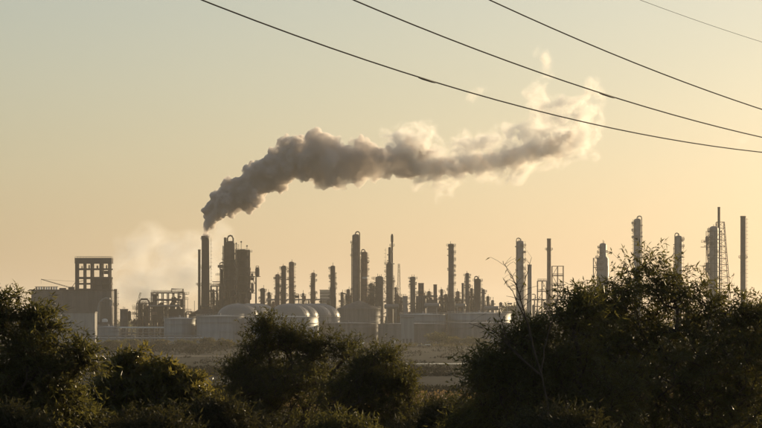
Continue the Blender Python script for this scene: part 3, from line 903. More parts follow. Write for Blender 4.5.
column('distillation_column', 'pale column with a square pipe bend, tallest above the leafy tree', 'column', 633.6, 641.4, 218.5, 1540, 'dome', ((224, -1), (231, -1), (238, -1)), PI, 1, None, INSUL, vent=1, dm=0.28)
column('distillation_column', 'pale column with a rounded pipe head just above the leafy tree', 'column', 674.6, 682.4, 235.5, 1540, 'dome', ((240, 1), (247, 1)), 0.0, -1, None, INSUL, vent=2, dm=0.28)
column('distillation_column', 'pale column caged inside a lattice derrick frame', 'column', 709.4, 718.4, 226, 1520, 'dome', ((231, -1), (238, -1), (245, -1), (252, 1), (260, -1)), PI, None, None, INSUL, vent=2)
dress(steel_frame('scaffold_frame', 'tall scaffold frame boxed around the derrick-caged column', 'scaffold', 707, 720.8, 231, 1520, 7.4, 2, 14, 0.28, 0.22, (), True, STEEL), -4.2, -3.0, 20, zof(233, 1520), 7, 26, 611)
stack('flare_stack', 'dark flare stack rising through the top of a lattice derrick', 717.6, 720.2, 207, 1533, DARK, 1.1, (), None, cat='flare stack')
lattice_tower('derrick', 'lattice derrick holding up the dark flare stack', 'derrick', 711, 733, 343, 343, 222, 1545, 716.5, 724, STEEL, 20, 0.24)
stack('plain_chimney', 'plain thick chimney with one platform ring, standing beyond the derrick', 740.4, 745.8, 216, 1500, STEEL, 1.03, (258,), 0.0)

# ------------------------------------------------------------------ low equipment between the columns
rr = random.Random(11)
for (a, b, v, Y, n, lab) in ((268, 330, 300, 1700, 5, 'long pipe rack behind the domed tanks'),
                             (356, 402, 302, 1705, 5, 'pipe rack behind the cone-roofed tank'),
                             (399, 447, 304, 1710, 5, 'pipe rack behind the twin-chimney heater'),
                             (446, 515, 307, 1715, 5, 'pipe rack behind the short column cluster'),
                             (520, 600, 300, 1650, 4, 'pipe rack half hidden by the leafy tree')):
    f = pipe_rack('pipe_rack', lab, a, b, v, Y, n, max(5, (b-a)//7))
    w = (b-a)*PX(Y); dress(f, -w*0.5, w*0.5, zof(322, Y), zof(v-6, Y), 9, int((b-a)*1.1), int(a*7))
for (a, b, v, lev, Y, lab) in ((345.5, 351.5, 296, 4, 1660, 'small open frame at the foot of the tallest thick column'),
                               (360.5, 372, 292, 5, 1712, 'open frame at the foot of the brown banded column'),
                               (368.5, 375, 286, 5, 1640, 'narrow open frame against the squat vessel'),
                               (393.8, 402, 298, 4, 1690, 'open frame below the lattice mast'),
                               (439, 447.5, 298, 4, 1650, 'open frame between heater and lone tall column'),
                               (455.5, 461, 300, 3, 1665, 'low open frame behind the lone tall column'),
                               (468.5, 474.4, 294, 4, 1660, 'open frame inside the short column cluster')):
    f = steel_frame('equipment_frame', lab, 'process frame', a, b, v, Y, 7, 2, lev, 0.4, 0.35, tuple(range(2, lev+1)))
    w = (b-a)*PX(Y)
    for k in range(3):
        x = -w*0.3+w*0.3*k; h = zof(v+rr.uniform(-2, 9), Y)
        MB().lathe([(w*0.11, 0), (w*0.11, h-0.8), (w*0.04, h)], 10, (x, rr.uniform(-1.5, 1.5), 0)).build('vessel', rr.choice((DARK, STEEL)), f, True)
    MB().tube([(-w*0.5, -3.8, zof(v+6, Y)), (w*0.5, -3.8, zof(v+6, Y))], 0.3, 6).build('pipe', STEEL, f)
    MB().box((-w*0.3, -2, 0.2), (w*0.35, 2, zof(v+13, Y))).build('equipment_housing', DARK, f)
    dress(f, -w*0.6, w*0.6, zof(320, Y), zof(v-3, Y), 8, 26, int(a*10))
for (a, b, v0, v1, Y, lab) in ((384, 399, 304, 309, 1605, 'grey drum lying on saddles below the flare stack'),
                               (455, 466, 303.5, 308, 1610, 'grey drum lying on saddles beside the lone tall column base'),
                               (424, 440, 303, 308, 1590, 'grey drum lying on saddles before the twin-chimney heater'),
                               (484, 499, 306, 310.5, 1610, 'grey drum lying on saddles beside the small pointed vessel')):
    drum('pressure_drum', lab, a, b, v0, v1, Y)
for (a, b, v, Y, lab) in ((340.5, 343.5, 292, 1690, 'short thin vessel peeping over the last domed tank'), (346.5, 350, 289, 1695, 'short vessel beside the tallest thick column'),
                          (369.2, 373, 283, 1700, 'short column between brown banded column and squat vessel'), (394.6, 397, 287, 1700, 'thin short column behind the flare stack'),
                          (427.3, 430.8, 291, 1700, 'short column standing between the heater chimneys'), (440.2, 443, 289, 1700, 'thin short column just past the heater'),
                          (444.2, 447.4, 294, 1705, 'short thick vessel against the lone tall column'), (456, 459.6, 291, 1700, 'short vessel on the sunny side of the lone tall column'),
                          (470.2, 473, 288, 1700, 'thin short column inside the short column cluster'), (486.4, 489.4, 296, 1690, 'short vessel at the end of the short column cluster'), (267.4, 270.6, 292, 1700, 'short vessel between small capped column and three slim columns'), (302, 304.4, 293, 1700, 'thin short vessel behind the fullest dome')):
    column('short_column', lab, 'column', a, b, v, Y, 'dome', ((v+3, 0), v+10), 0.0, None, None, rr.choice((DARK, STEEL, RUST)), vent=1)
# far pale block
Y = 2450; s = PX(Y)
t = thing('distant_block', 'faint pale block far off behind the slim reddish column', 'building', base(325, Y))
MB().box((-5*s, -6, 0), (5*s, 6, zof(290.5, Y))).build('wall', CONC, t)
MB().box((-5.3*s, -6.3, zof(290.5, Y)+0.01), (5.3*s, 6.3, zof(289.8, Y))).build('roof', CLAD, t)
for k in range(6):
    MB().box((-4.7*s, -6.12, zof(292+3*k, Y)-1.6), (4.7*s, -6.01, zof(292+3*k, Y)-0.4)).build('window_band', DARK, t)

# white wellheads on the field in front of the tanks
for u, v, Y, lab, tilt in ((362, 343.5, 1330, 'small white wellhead cabinet with bent pipe near the shrub top', 1), (393, 343.5, 1340, 'small white wellhead cabinet with a raised slanted pipe', 1)):
    s = PX(Y)
    t = thing('wellhead', lab, 'wellhead', base(u, Y))
    MB().box((-2.2*s, -1, 0), (1.2*s, 1, 2.6*s)).build('cabinet', WHITE, t)
    MB().box((-2.4*s, -1.1, 2.6*s+0.01), (1.4*s, 1.1, 3.0*s)).build('cover', WHITE, t)
    MB().tube([(0, 0, 2.5*s), (1.5*s, 0, 4.0*s), (2.4*s, 0, 6.4*s)], 0.35, 8).build('slanted_pipe', WHITE, t)
    for sx in (-1.6, 0.6):
        MB().box((sx*s, -1.15, 0.4), (sx*s+0.5, -1.01, 0.9)).build('vent', DARK, t)
Y = 1330; s = PX(Y)
t = thing('skid_trailer', 'low long white skid trailer parked on the field edge', 'trailer', base(424, Y))
MB().box((-7*s, -1.2, 0.7), (7*s, 1.2, 2.0*s)).build('body', WHITE, t)
MB().box((1*s, -1.0, 2.0*s+0.01), (6.5*s, 1.0, 2.7*s)).build('housing', WHITE, t)
for x in (-5, -3.6, 3.6, 5):
    q = MB().lathe([(0.45, -0.15), (0.45, 0.15)], 12); q.v = [(a+x*s, c-1.1, b+0.45) for a, b, c in q.v]
    q.build('wheel', DARK, t)

# ------------------------------------------------------------------ smoke and steam
def smoke_mat(name, col, dens, g, absorb=0.0, noise=None, step=None, floor=0.0, skin=False, fade=None):
    m = bpy.data.materials.new(name); m.use_nodes = True
    t = m.node_tree
    t.nodes.remove(t.nodes['Principled BSDF'])
    v = t.nodes.new('ShaderNodeVolumePrincipled')
    v.inputs['Color'].default_value = (*col, 1)
    v.inputs['Density'].default_value = dens
    v.inputs['Anisotropy'].default_value = g
    if noise:
        sc_, lo, hi = noise
        tc = t.nodes.new('ShaderNodeTexCoord')
        no = t.nodes.new('ShaderNodeTexNoise')
        no.inputs['Scale'].default_value = sc_
        no.inputs['Detail'].default_value = 7
        no.inputs['Roughness'].default_value = 0.64
        no.inputs['Distortion'].default_value = 0.6
        t.links.new(tc.outputs['Object'], no.inputs['Vector'])
        mr = t.nodes.new('ShaderNodeMapRange')
        mr.inputs['From Min'].default_value = lo; mr.inputs['From Max'].default_value = hi
        mr.inputs['To Min'].default_value = dens*floor; mr.inputs['To Max'].default_value = dens
        t.links.new(no.outputs['Fac'], mr.inputs['Value'])
        den = mr.outputs['Result']
        if fade:                                         # thins out downwind
            sx = t.nodes.new('ShaderNodeSeparateXYZ'); t.links.new(tc.outputs['Object'], sx.inputs[0])
            m2 = t.nodes.new('ShaderNodeMapRange')
            for nm_, vl in zip(('From Min', 'From Max', 'To Min', 'To Max'), fade): m2.inputs[nm_].default_value = vl
            ml = t.nodes.new('ShaderNodeMath'); ml.operation = 'MULTIPLY'
            t.links.new(sx.outputs[0], m2.inputs['Value']); t.links.new(den, ml.inputs[0]); t.links.new(m2.outputs['Result'], ml.inputs[1])
            m3 = t.nodes.new('ShaderNodeMapRange')       # thickest where it leaves the chimney
            for nm_, vl in zip(('From Min', 'From Max', 'To Min', 'To Max'), (-99.0, -30.0, 4.0, 1.0)): m3.inputs[nm_].default_value = vl
            m4 = t.nodes.new('ShaderNodeMath'); m4.operation = 'MULTIPLY'
            t.links.new(sx.outputs[0], m3.inputs['Value']); t.links.new(ml.outputs[0], m4.inputs[0]); t.links.new(m3.outputs['Result'], m4.inputs[1])
            den = m4.outputs[0]
        t.links.new(den, v.inputs['Density'])
        m.cycles.volume_step_rate = step or 1.0
    else:
        m.cycles.homogeneous_volume = True
    t.links.new(v.outputs[0], t.nodes['Material Output'].inputs['Volume'])
    if skin:                                             # near-invisible translucent surface added so the plume hull is not volume only
        a = t.nodes.new('ShaderNodeBsdfTransparent'); b = t.nodes.new('ShaderNodeBsdfTranslucent')
        b.inputs['Color'].default_value = (*col, 1)
        mx = t.nodes.new('ShaderNodeMixShader'); mx.inputs[0].default_value = 0.012
        t.links.new(a.outputs[0], mx.inputs[1]); t.links.new(b.outputs[0], mx.inputs[2])
        t.links.new(mx.outputs[0], t.nodes['Material Output'].inputs['Surface'])
    return m

_ico = {}
def ico(sub):
    if sub not in _ico:
        import bmesh
        bm = bmesh.new(); bmesh.ops.create_icosphere(bm, subdivisions=sub, radius=1.0)
        bm.verts.ensure_lookup_table()
        _ico[sub] = (np.array([v.co[:] for v in bm.verts]), np.array([[v.index for v in f.verts] for f in bm.faces]))
        bm.free()
    return _ico[sub]

def np_mesh(name, V, Fc, m=None, smooth=False):
    me = bpy.data.meshes.new(name)
    V = np.ascontiguousarray(V, dtype=np.float32); Fc = np.ascontiguousarray(Fc, dtype=np.int32)
    k = Fc.shape[1]
    me.vertices.add(len(V)); me.vertices.foreach_set('co', V.ravel())
    me.loops.add(Fc.size); me.loops.foreach_set('vertex_index', Fc.ravel())
    me.polygons.add(len(Fc)); me.polygons.foreach_set('loop_start', np.arange(0, Fc.size, k, dtype=np.int32))
    if smooth: me.polygons.foreach_set('use_smooth', np.ones(len(Fc), dtype=bool))
    me.update(calc_edges=True)
    if m: me.materials.append(m)
    return me

def soften(o, band, vox):
    """turn the fused skin into a soft-edged density grid"""
    g = bpy.data.node_groups.new('soft_cloud', 'GeometryNodeTree')
    g.interface.new_socket('Geometry', in_out='INPUT', socket_type='NodeSocketGeometry')
    g.interface.new_socket('Geometry', in_out='OUTPUT', socket_type='NodeSocketGeometry')
    gi = g.nodes.new('NodeGroupInput'); go = g.nodes.new('NodeGroupOutput')
    mv = g.nodes.new('GeometryNodeMeshToVolume')
    mv.resolution_mode = 'VOXEL_SIZE'
    mv.inputs['Voxel Size'].default_value = vox
    mv.inputs['Interior Band Width'].default_value = band
    mv.inputs['Density'].default_value = 1.0
    sm = g.nodes.new('GeometryNodeSetMaterial'); sm.inputs['Material'].default_value = o.data.materials[0]
    g.links.new(gi.outputs[0], mv.inputs['Mesh']); g.links.new(mv.outputs[0], sm.inputs['Geometry']); g.links.new(sm.outputs[0], go.inputs[0])
    md = o.modifiers.new('soft_cloud', 'NODES'); md.node_group = g
    return o

def puff_hull(name, balls, vox, m, amp=0.0, freq=0.3, seed=0, kids=(14, 3), kscale=0.42):
    """balls: (center, radius). children puffs grow on each ball, then everything is fused into one skin"""
    rg = np.random.default_rng(seed)
    Cs, Rs = [], []
    def add(c, r, depth):
        Cs.append(c); Rs.append(r)
        if depth >= len(kids): return
        for k in range(kids[depth]):
            d = rg.normal(size=3); d /= np.linalg.norm(d)
            rk = r*kscale*rg.uniform(0.6, 1.25)
            add(c+d*r*rg.uniform(0.75, 0.98), rk, depth+1)
    for c, r in balls: add(np.array(c, float), r, 0)
    v0, f0 = ico(2)
    Cs = np.array(Cs); Rs = np.array(Rs)
    keep = Rs > vox*0.8
    Cs, Rs = Cs[keep], Rs[keep]
    V = (v0[None]*Rs[:, None, None]+Cs[:, None, :]).reshape(-1, 3)
    Fc = (f0[None]+(np.arange(len(Cs))*len(v0))[:, None, None]).reshape(-1, 3)
    me = np_mesh(name, V, Fc)
    o = bpy.data.objects.new(name, me); C.objects.link(o)
    md = o.modifiers.new('fuse', 'REMESH'); md.mode = 'VOXEL'; md.voxel_size = vox
    bpy.context.view_layer.update()
    dg = bpy.context.evaluated_depsgraph_get()
    me2 = bpy.data.meshes.new_from_object(o.evaluated_get(dg))
    o.modifiers.clear(); o.data = me2
    bpy.data.meshes.remove(me)
    if amp:
        n = len(me2.vertices)
        co = np.empty(n*3, np.float32); me2.vertices.foreach_get('co', co); co = co.reshape(-1, 3)
        nr = np.empty(n*3, np.float32); me2.vertices.foreach_get('normal', nr); nr = nr.reshape(-1, 3)
        dv = np.array([mnoise.fractal(Vector(p)*freq, 0.9, 2.0, 4) for p in co.tolist()])
        co += nr*(dv*amp)[:, None].astype(np.float32)
        me2.vertices.foreach_set('co', co.ravel()); me2.update()
        md = o.modifiers.new('clean', 'REMESH'); md.mode = 'VOXEL'; md.voxel_size = vox     # closes pinholes left by the ruffling
        bpy.context.view_layer.update()
        me3 = bpy.data.meshes.new_from_object(o.evaluated_get(bpy.context.evaluated_depsgraph_get()))
        o.modifiers.clear(); o.data = me3; bpy.data.meshes.remove(me2); me2 = me3
    me2.materials.clear(); me2.materials.append(m)
    me2.polygons.foreach_set('use_smooth', np.ones(len(me2.polygons), dtype=bool))
    return o

def path_balls(path, Y, dy=0.0, jit=0.25, seed=1, step=0.45):
    rg = np.random.default_rng(seed); o = []
    s = PX(Y)
    L0 = path[0][0]
    for a, b in zip(path[:-1], path[1:]):
        d = math.hypot(b[0]-a[0], b[1]-a[1]); n = max(1, int(d/(min(a[2], b[2])*step)))
        for k in range(n):
            f = k/n
            u, v, r = [a[i]+(b[i]-a[i])*f for i in range(3)]
            rr = r*s*rg.uniform(0.78, 1.0)
            p = P(u, v, Y)
            j = rg.normal(size=3)*r*s*jit
            o.append(((p.x+j[0], Y+dy*(u-L0)+j[1], p.z+j[2]), rr))
    return o

core = [(205.4, 237.5, 3.0), (205.6, 233, 3.0), (207, 227, 4.0), (210.5, 219, 6), (216, 211, 8.5), (225, 203, 11), (238, 195, 14.5), (252, 187, 15.5), (266, 178, 17), (280, 169, 19), (292, 164, 19.5), (306, 160, 20), (322, 158, 21), (336, 160, 21), (350, 160, 20), (365, 159, 19), (380, 160, 17), (395, 160, 17), (410, 158, 18), (425, 161, 15), (440, 165, 11), (455, 166, 9.5), (470, 164, 9), (485, 162, 9), (500, 159, 8.5), (515, 155, 9), (530, 151, 9), (545, 147, 9), (558, 144, 10), (568, 140, 9.5), (577, 135, 6.5), (582, 130, 4.5)]
YS = 1600
SMOKE = smoke_mat('dense_smoke', (0.88, 0.845, 0.825), 0.62, 0.5, noise=(0.17, 0.36, 0.63), step=0.018, floor=0.11, skin=True, fade=(15.0, 108.0, 1.0, 0.85))
o = puff_hull('smoke_plume', path_balls(core, YS, 0.05, 0.17, 3), 0.5, SMOKE, 1.5, 0.30, 5, (15, 9), 0.46)
tag(o, 'thick grey-brown smoke plume drifting from the tall chimney', 'smoke', None, 'stuff')

halo = [(395, 150, 16), (420, 146, 15), (440, 156, 17), (470, 152, 18), (500, 146, 18), (530, 141, 20), (555, 134, 20), (580, 126, 19), (592, 110, 15), (595, 95, 11), (590, 80, 8)]
halo2 = [(380, 138, 10), (400, 140, 12), (420, 182, 10), (450, 178, 11), (478, 174, 12), (520, 165, 13), (560, 154, 12), (585, 150, 12), (598, 138, 11)]
halo3 = [(543, 54, 8), (547, 68, 6), (540, 82, 8), (532, 95, 10), (545, 107, 12), (560, 116, 12)]
wisps = [[(470, 100, 6), (480, 96, 7), (488, 90, 5)], [(735, 147, 5), (742, 143, 6), (745, 139, 4)], [(438, 201, 6), (446, 198, 6), (452, 193, 4)]]
VAP = smoke_mat('thin_vapour', (0.999, 0.993, 0.98), 0.62, 0.55, noise=(0.13, 0.48, 0.74), step=1.0)
hb = path_balls(halo, YS, 0.05, 0.35, 4)+path_balls(halo2, YS, 0.05, 0.35, 6)+path_balls(halo3, YS, 0.05, 0.35, 8)
for w in wisps: hb += path_balls(w, YS, 0.0, 0.3, 9)
hb = [(c, r*1.12) for c, r in hb]
o = soften(puff_hull('thin_vapour', hb, 1.5, VAP, 2.0, 0.12, 8, (8,), 0.45), 4.5, 0.8)
tag(o, 'bright thin vapour curling off the far end of the smoke plume', 'vapour', None, 'stuff')

st = [(112, 284, 14), (120, 268, 17), (135, 254, 19), (150, 244, 17), (152, 230, 13), (165, 252, 20), (182, 252, 19), (197, 260, 18), (210, 275, 18), (190, 280, 20), (170, 280, 22), (150, 284, 22), (130, 292, 18), (220, 262, 12), (228, 235, 10), (215, 222, 9)]
STEAM = smoke_mat('soft_steam', (1.0, 0.998, 0.994), 0.30, 0.55, noise=(0.075, 0.36, 0.70), step=1.0)
o = soften(puff_hull('steam_cloud', path_balls(st, 1780, 0.0, 0.3, 12), 2.2, STEAM, 2.5, 0.10, 4, (8,), 0.48), 11.0, 1.4)
tag(o, 'soft pale steam cloud rising between bunker building and smoking chimney', 'steam', None, 'stuff')

# ------------------------------------------------------------------ vegetation
LEAF_A = leaf_mat('leaf_olive', (0.062, 0.064, 0.022), (0.15, 0.135, 0.032), 0.45)
LEAF_B = leaf_mat('leaf_dark', (0.046, 0.050, 0.019), (0.12, 0.11, 0.026), 0.6)
LEAF_C = leaf_mat('leaf_waxy', (0.052, 0.058, 0.022), (0.24, 0.20, 0.045), 0.24)
LEAF_D = leaf_mat('scrub_leaf', (0.060, 0.055, 0.024), (0.12, 0.10, 0.03), 0.6)
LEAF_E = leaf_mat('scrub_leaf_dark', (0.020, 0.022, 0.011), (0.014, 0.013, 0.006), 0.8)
LEAF_F = leaf_mat('leaf_dull_dark', (0.040, 0.042, 0.018), (0.05, 0.045, 0.014), 0.65)
DRYL = leaf_mat('dry_grass_blade', (0.16, 0.105, 0.045), (0.22, 0.14, 0.05), 0.6)

def unit(a):
    return a/np.maximum(np.linalg.norm(a, axis=-1, keepdims=True), 1e-9)

def leaves_mesh(name, pos, direc, length, width, rg, fold=0.35, droop=0.0, m=None):
    """one folded rhombus per leaf: 4 verts, 2 triangles"""
    n = len(pos)
    d = unit(direc)
    side = unit(np.cross(d, rg.normal(size=(n, 3))))
    nrm = np.cross(side, d)
    L = (length*rg.uniform(0.45, 1.35, n))[:, None]; W = (width*rg.uniform(0.7, 1.2, n))[:, None]
    base_ = pos
    tip = pos+d*L; tip[:, 2] -= droop*L[:, 0]
    mid = pos+d*L*0.42
    a = mid+side*W*0.5+nrm*W*fold
    b = mid-side*W*0.5+nrm*W*fold
    V = np.stack([base_, a, tip, b], 1).reshape(-1, 3)
    k = (np.arange(n)*4)[:, None]
    Fc = np.concatenate([k+np.array([[0, 1, 2]]), k+np.array([[0, 2, 3]])], 0)
    return np_mesh(name, V, Fc, m)

def grow(basep, blobs, rg, up_pen=0.6, fork=0.55, max_seg=0.45, gap=None, seed_=0):
    """branch graph: every target point is joined to the nearest cheap point of the plant so far"""
    tg = []
    for (c, r, n) in blobs:
        d = unit(rg.normal(size=(n, 3)))*(rg.uniform(0, 1, (n, 1))**0.38)
        tg.append(np.array(c)+d*np.array(r))
    tg = np.concatenate(tg)
    if gap:
        fq, thr, zg = gap
        ok = np.array([(mnoise.noise(Vector(p)*fq+Vector((seed_, 0, 0))) > thr) or (p[2] < zg and mnoise.noise(Vector(p)*fq) > thr-0.35) for p in tg.tolist()])
        tg = tg[ok]
    basep = np.array(basep, float)
    top = np.average(np.array([b[0] for b in blobs]), axis=0, weights=[b[2] for b in blobs])
    N = 40+len(tg)*6
    nodes = np.zeros((N, 3)); par = np.full(N, -1, int); cnt = 0
    k = 9
    for i in range(k):
        f = i/(k-1)*fork
        p = basep+(top-basep)*f
        p = p+rg.normal(size=3)*0.05*(i > 0)
        nodes[cnt] = p; par[cnt] = cnt-1; cnt += 1
    order = np.argsort(np.linalg.norm(tg-nodes[cnt-1], axis=1)+rg.uniform(0, 0.25, len(tg)))
    tips = []
    for ti in order:
        q = tg[ti]
        dd = nodes[:cnt]-q
        dist = np.linalg.norm(dd, axis=1)+up_pen*np.maximum(0, dd[:, 2]+0.1)
        j = int(np.argmin(dist)); L = np.linalg.norm(nodes[j]-q)
        m = int(min(5, max(1, math.ceil(L/max_seg))))
        a = nodes[j].copy(); prev = j
        for s_ in range(1, m+1):
            f = s_/m
            p = a+(q-a)*f
            p[2] += 0.10*L*math.sin(math.pi*f)*(-1 if q[2] < a[2] else 0.6)
            if s_ < m: p = p+rg.normal(size=3)*L*0.05
            nodes[cnt] = p; par[cnt] = prev; prev = cnt; cnt += 1
        tips.append(prev)
    return nodes[:cnt], par[:cnt], np.array(tips)

def limb_mesh(name, nodes, par, r0, power, m, rmin=0.004, n=5):
    cnt = len(nodes)
    w = np.zeros(cnt)
    child = np.bincount(par[par >= 0], minlength=cnt)
    w[child == 0] = 1
    for i in range(cnt-1, 0, -1):
        w[par[i]] += w[i]
    rad = np.maximum(rmin, r0*w**power)
    idx = np.arange(1, cnt); pi_ = par[idx]
    A, B = nodes[pi_], nodes[idx]
    d = unit(B-A)
    ref = np.where(np.abs(d[:, 2:3]) < 0.9, np.array([[0, 0, 1.0]]), np.array([[0, 1.0, 0]]))
    x = unit(np.cross(d, ref)); y = np.cross(x, d)
    rb = rad[idx]; ra = np.minimum(rad[pi_], rb*1.5)
    V = []
    for P_, r_ in ((A-d*ra[:, None]*0.5, ra), (B, rb)):
        for j in range(n):
            a = 2*math.pi*j/n
            V.append(P_+(x*math.cos(a)+y*math.sin(a))*r_[:, None])
    V = np.stack(V, 1)                       # edges, 2n, 3
    E = len(idx)
    k = (np.arange(E)*2*n)[:, None]
    Fs = []
    for j in range(n):
        j2 = (j+1) % n
        Fs.append(k+np.array([[j, j2, n+j2, n+j]]))
    return np_mesh(name, V.reshape(-1, 3), np.concatenate(Fs), m, True), rad

def shoots_to_leaves(nodes, par, tips, rg, shoots, nl, slen, droop, spread=0.8, bare=None, inner=0.0):
    src = tips
    if inner > 0:
        extra = rg.choice(np.arange(12, len(nodes)), int(len(tips)*inner))
        src = np.concatenate([tips, extra])
    if bare is not None:
        src = src[~bare(nodes[src])]
    q = np.repeat(src, shoots)
    p0 = nodes[q]; d0 = unit(nodes[q]-nodes[par[q]])
    d = unit(d0+rg.normal(size=d0.shape)*spread)
    L = slen*rg.uniform(0.5, 1.3, len(q))
    f = rg.uniform(0.0, 1.0, (len(q), nl))
    pos = p0[:, None]+d[:, None]*(L[:, None]*f)[..., None]
    pos[..., 2] -= droop*(L[:, None]*f**2)
    ld = d[:, None]*0.7+rg.normal(size=(len(q), nl, 3))*0.65
    ld[..., 2] -= droop*1.1
    # thin shoot stems
    e = p0+d*L[:, None]; e[:, 2] -= droop*L
    return pos.reshape(-1, 3), ld.reshape(-1, 3), p0, e

def stems_mesh(name, p0, p1, r, m):
    d = unit(p1-p0)
    x = unit(np.cross(d, np.array([[0.3, 0.5, 0.8]]))); y = np.cross(x, d)
    V = []
    for P_, s_ in ((p0, r), (p1, r*0.5)):
        for j in range(3):
            a = 2*math.pi*j/3
            V.append(P_+(x*math.cos(a)+y*math.sin(a))*s_)
    V = np.stack(V, 1); k = (np.arange(len(p0))*6)[:, None]
    Fc = np.concatenate([k+np.array([[j, (j+1) % 3, 3+(j+1) % 3, 3+j]]) for j in range(3)])
    return np_mesh(name, V.reshape(-1, 3), Fc, m)

SHR = 6.5
def pxblob(u, v, ru, rv, Y, n, dy=0.0, ry=None):
    p = P(u, v, Y); s = PX(Y)
    k = SHR; return ((p.x, Y+dy, p.z-0.3*k*s), (max(ru-k, ru*0.35)*s, (ry if ry else max(ru-k, ru*0.35)*s), max(rv-k, rv*0.35)*s), n)

def tree(name, label, cat, u, Y, blobs, leafm, seed, leaf=(0.10, 0.026), shoots=3, nl=10, slen=0.35, droop=0.35, r0=0.0055, power=0.46, fork=0.55, group=None, bare=None, inner=0.3, up_pen=0.6, stem=0.0025, gap=None, spread=0.8, bparts=('trunk', 'crown')):
    rg = np.random.default_rng(seed)
    bx = (u-381.0)/F*Y
    bp = np.array((bx, Y, ground_z(Y)-0.05))
    root = thing(name, label, cat, tuple(bp), group)
    nodes, par, tips = grow(bp, blobs, rg, up_pen, fork, gap=gap, seed_=seed*3.7)
    nodes = nodes-bp
    bfun = (lambda q: bare(q+bp)) if bare else None
    me, rad = limb_mesh(bparts[0], nodes, par, r0, power, BARK)
    o = bpy.data.objects.new(bparts[0], me); C.objects.link(o); o.parent = root
    pos, ld, p0, p1 = shoots_to_leaves(nodes, par, tips, rg, shoots, nl, slen, droop, spread, bare=bfun, inner=inner)
    o2 = bpy.data.objects.new(bparts[1], leaves_mesh(bparts[1], pos, ld, leaf[0], leaf[1], rg, m=leafm)); C.objects.link(o2); o2.parent = root
    o3 = bpy.data.objects.new('twigs', stems_mesh('twigs', p0, p1, stem, BARK)); C.objects.link(o3); o3.parent = o; o3['kind'] = 'stuff'
    return root

# the big willow-like tree: open airy top, dense below
B = pxblob
def sprigs(pts, Y):
    return [B(u, v, 4, 9, Y, 6) for u, v in pts]
Y = 42
blobs = [B(645, 312, 62, 44, Y, 230), B(650, 284, 34, 20, Y, 70), B(644, 272, 16, 12, Y, 22), B(690, 302, 34, 22, Y, 85), B(606, 304, 36, 26, Y, 90),
         B(718, 322, 40, 30, Y, 120), B(750, 326, 30, 26, Y, 80), B(790, 330, 40, 40, Y, 100), B(660, 372, 110, 62, Y, 640), B(745, 380, 70, 60, Y, 340), B(600, 340, 45, 45, Y, 240), B(700, 430, 110, 50, Y, 300)]+sprigs([(612, 282), (628, 268), (645, 263), (658, 264), (676, 276), (700, 288), (712, 296), (724, 300), (740, 306), (757, 314)], Y)
tree('leafy_tree', 'big dark willow-like tree with an airy ragged top', 'tree', 662, Y, blobs, LEAF_A, 21, (0.10, 0.021), 2, 11, 0.52, 0.30, spread=0.5, gap=(2.6, 0.02, zof(335, 42)))
blobs = [B(562, 318, 34, 22, 40, 90), B(538, 332, 22, 16, 40, 34), B(586, 306, 22, 16, 40, 40), B(558, 350, 50, 40, 40, 200), B(500, 372, 32, 26, 40, 170), B(515, 340, 26, 14, 40, 45), B(530, 400, 62, 40, 40, 330), B(590, 400, 60, 50, 40, 260)]+sprigs([(575, 300), (556, 304), (540, 314), (590, 292), (485, 362), (520, 336)], 40)
tree('leafy_tree', 'spreading tree with hanging leaves, crowding the big dark tree', 'tree', 556, 40, blobs, LEAF_A, 22, (0.095, 0.021), 2, 11, 0.48, 0.38, spread=0.5, gap=(2.6, 0.0, zof(358, 40)))
# bare forked sapling: drawn stems with tapering twigs
def sapling(label, u, Y, stems, r0, seed):
    rg = random.Random(seed)
    bp = Vector(((u-381)/F*Y, Y, ground_z(Y)-0.05))
    root = thing('bare_sapling', label, 'sapling', tuple(bp))
    lp, ld = [], []
    for k, pts in enumerate(stems):
        dy0, dy1 = rg.uniform(-0.15, 0.15), rg.uniform(-0.35, 0.35)
        raw = [P(a, b, Y) for a, b in pts]
        L = len(raw); out_ = []
        for i in range(L-1):
            for f in (0, 0.33, 0.66):
                g = (i+f)/(L-1)
                p = raw[i].lerp(raw[i+1], f)+Vector((rg.gauss(0, 0.006), dy1*g if k else 0, rg.gauss(0, 0.006)))
                out_.append(p-bp)
        out_.append(raw[-1]+Vector((0, dy1 if k else 0, 0))-bp)
        if k == 0: out_ = [Vector((0, 0, 0)), Vector((0.02, 0, 1.5)), Vector((0.0, 0.03, 3.0))]+out_
        m_ = len(out_); ra = r0 if k == 0 else r0*0.72
        rad = [ra*(1-0.78*(i/(m_-1))**0.8) for i in range(m_)]
        MB().tube(out_, rad, 6).build('trunk' if k == 0 else 'branch', BARK, root, True)
        for t_ in range(m_ // 2):
            i = rg.randrange(m_//3, m_)
            d = Vector((rg.choice((-1, 1))*rg.uniform(0.4, 1), rg.uniform(-0.5, 0.5), rg.uniform(0.1, 1))).normalized()*rg.uniform(0.08, 0.28)
            MB().tube([out_[i], out_[i]+d*0.55+Vector((0, 0, 0.01)), out_[i]+d], [rad[i]*0.55, rad[i]*0.4, 0.0018], 4).build('twig', BARK, root)
            if rg.random() < 0.35:
                lp.append(tuple(out_[i]+d)); ld.append((d.x, d.y, -0.12))
    if lp:
        o = bpy.data.objects.new('crown', leaves_mesh('crown', np.array(lp), np.array(ld), 0.085, 0.022, np.random.default_rng(seed), m=LEAF_A)); C.objects.link(o); o.parent = root
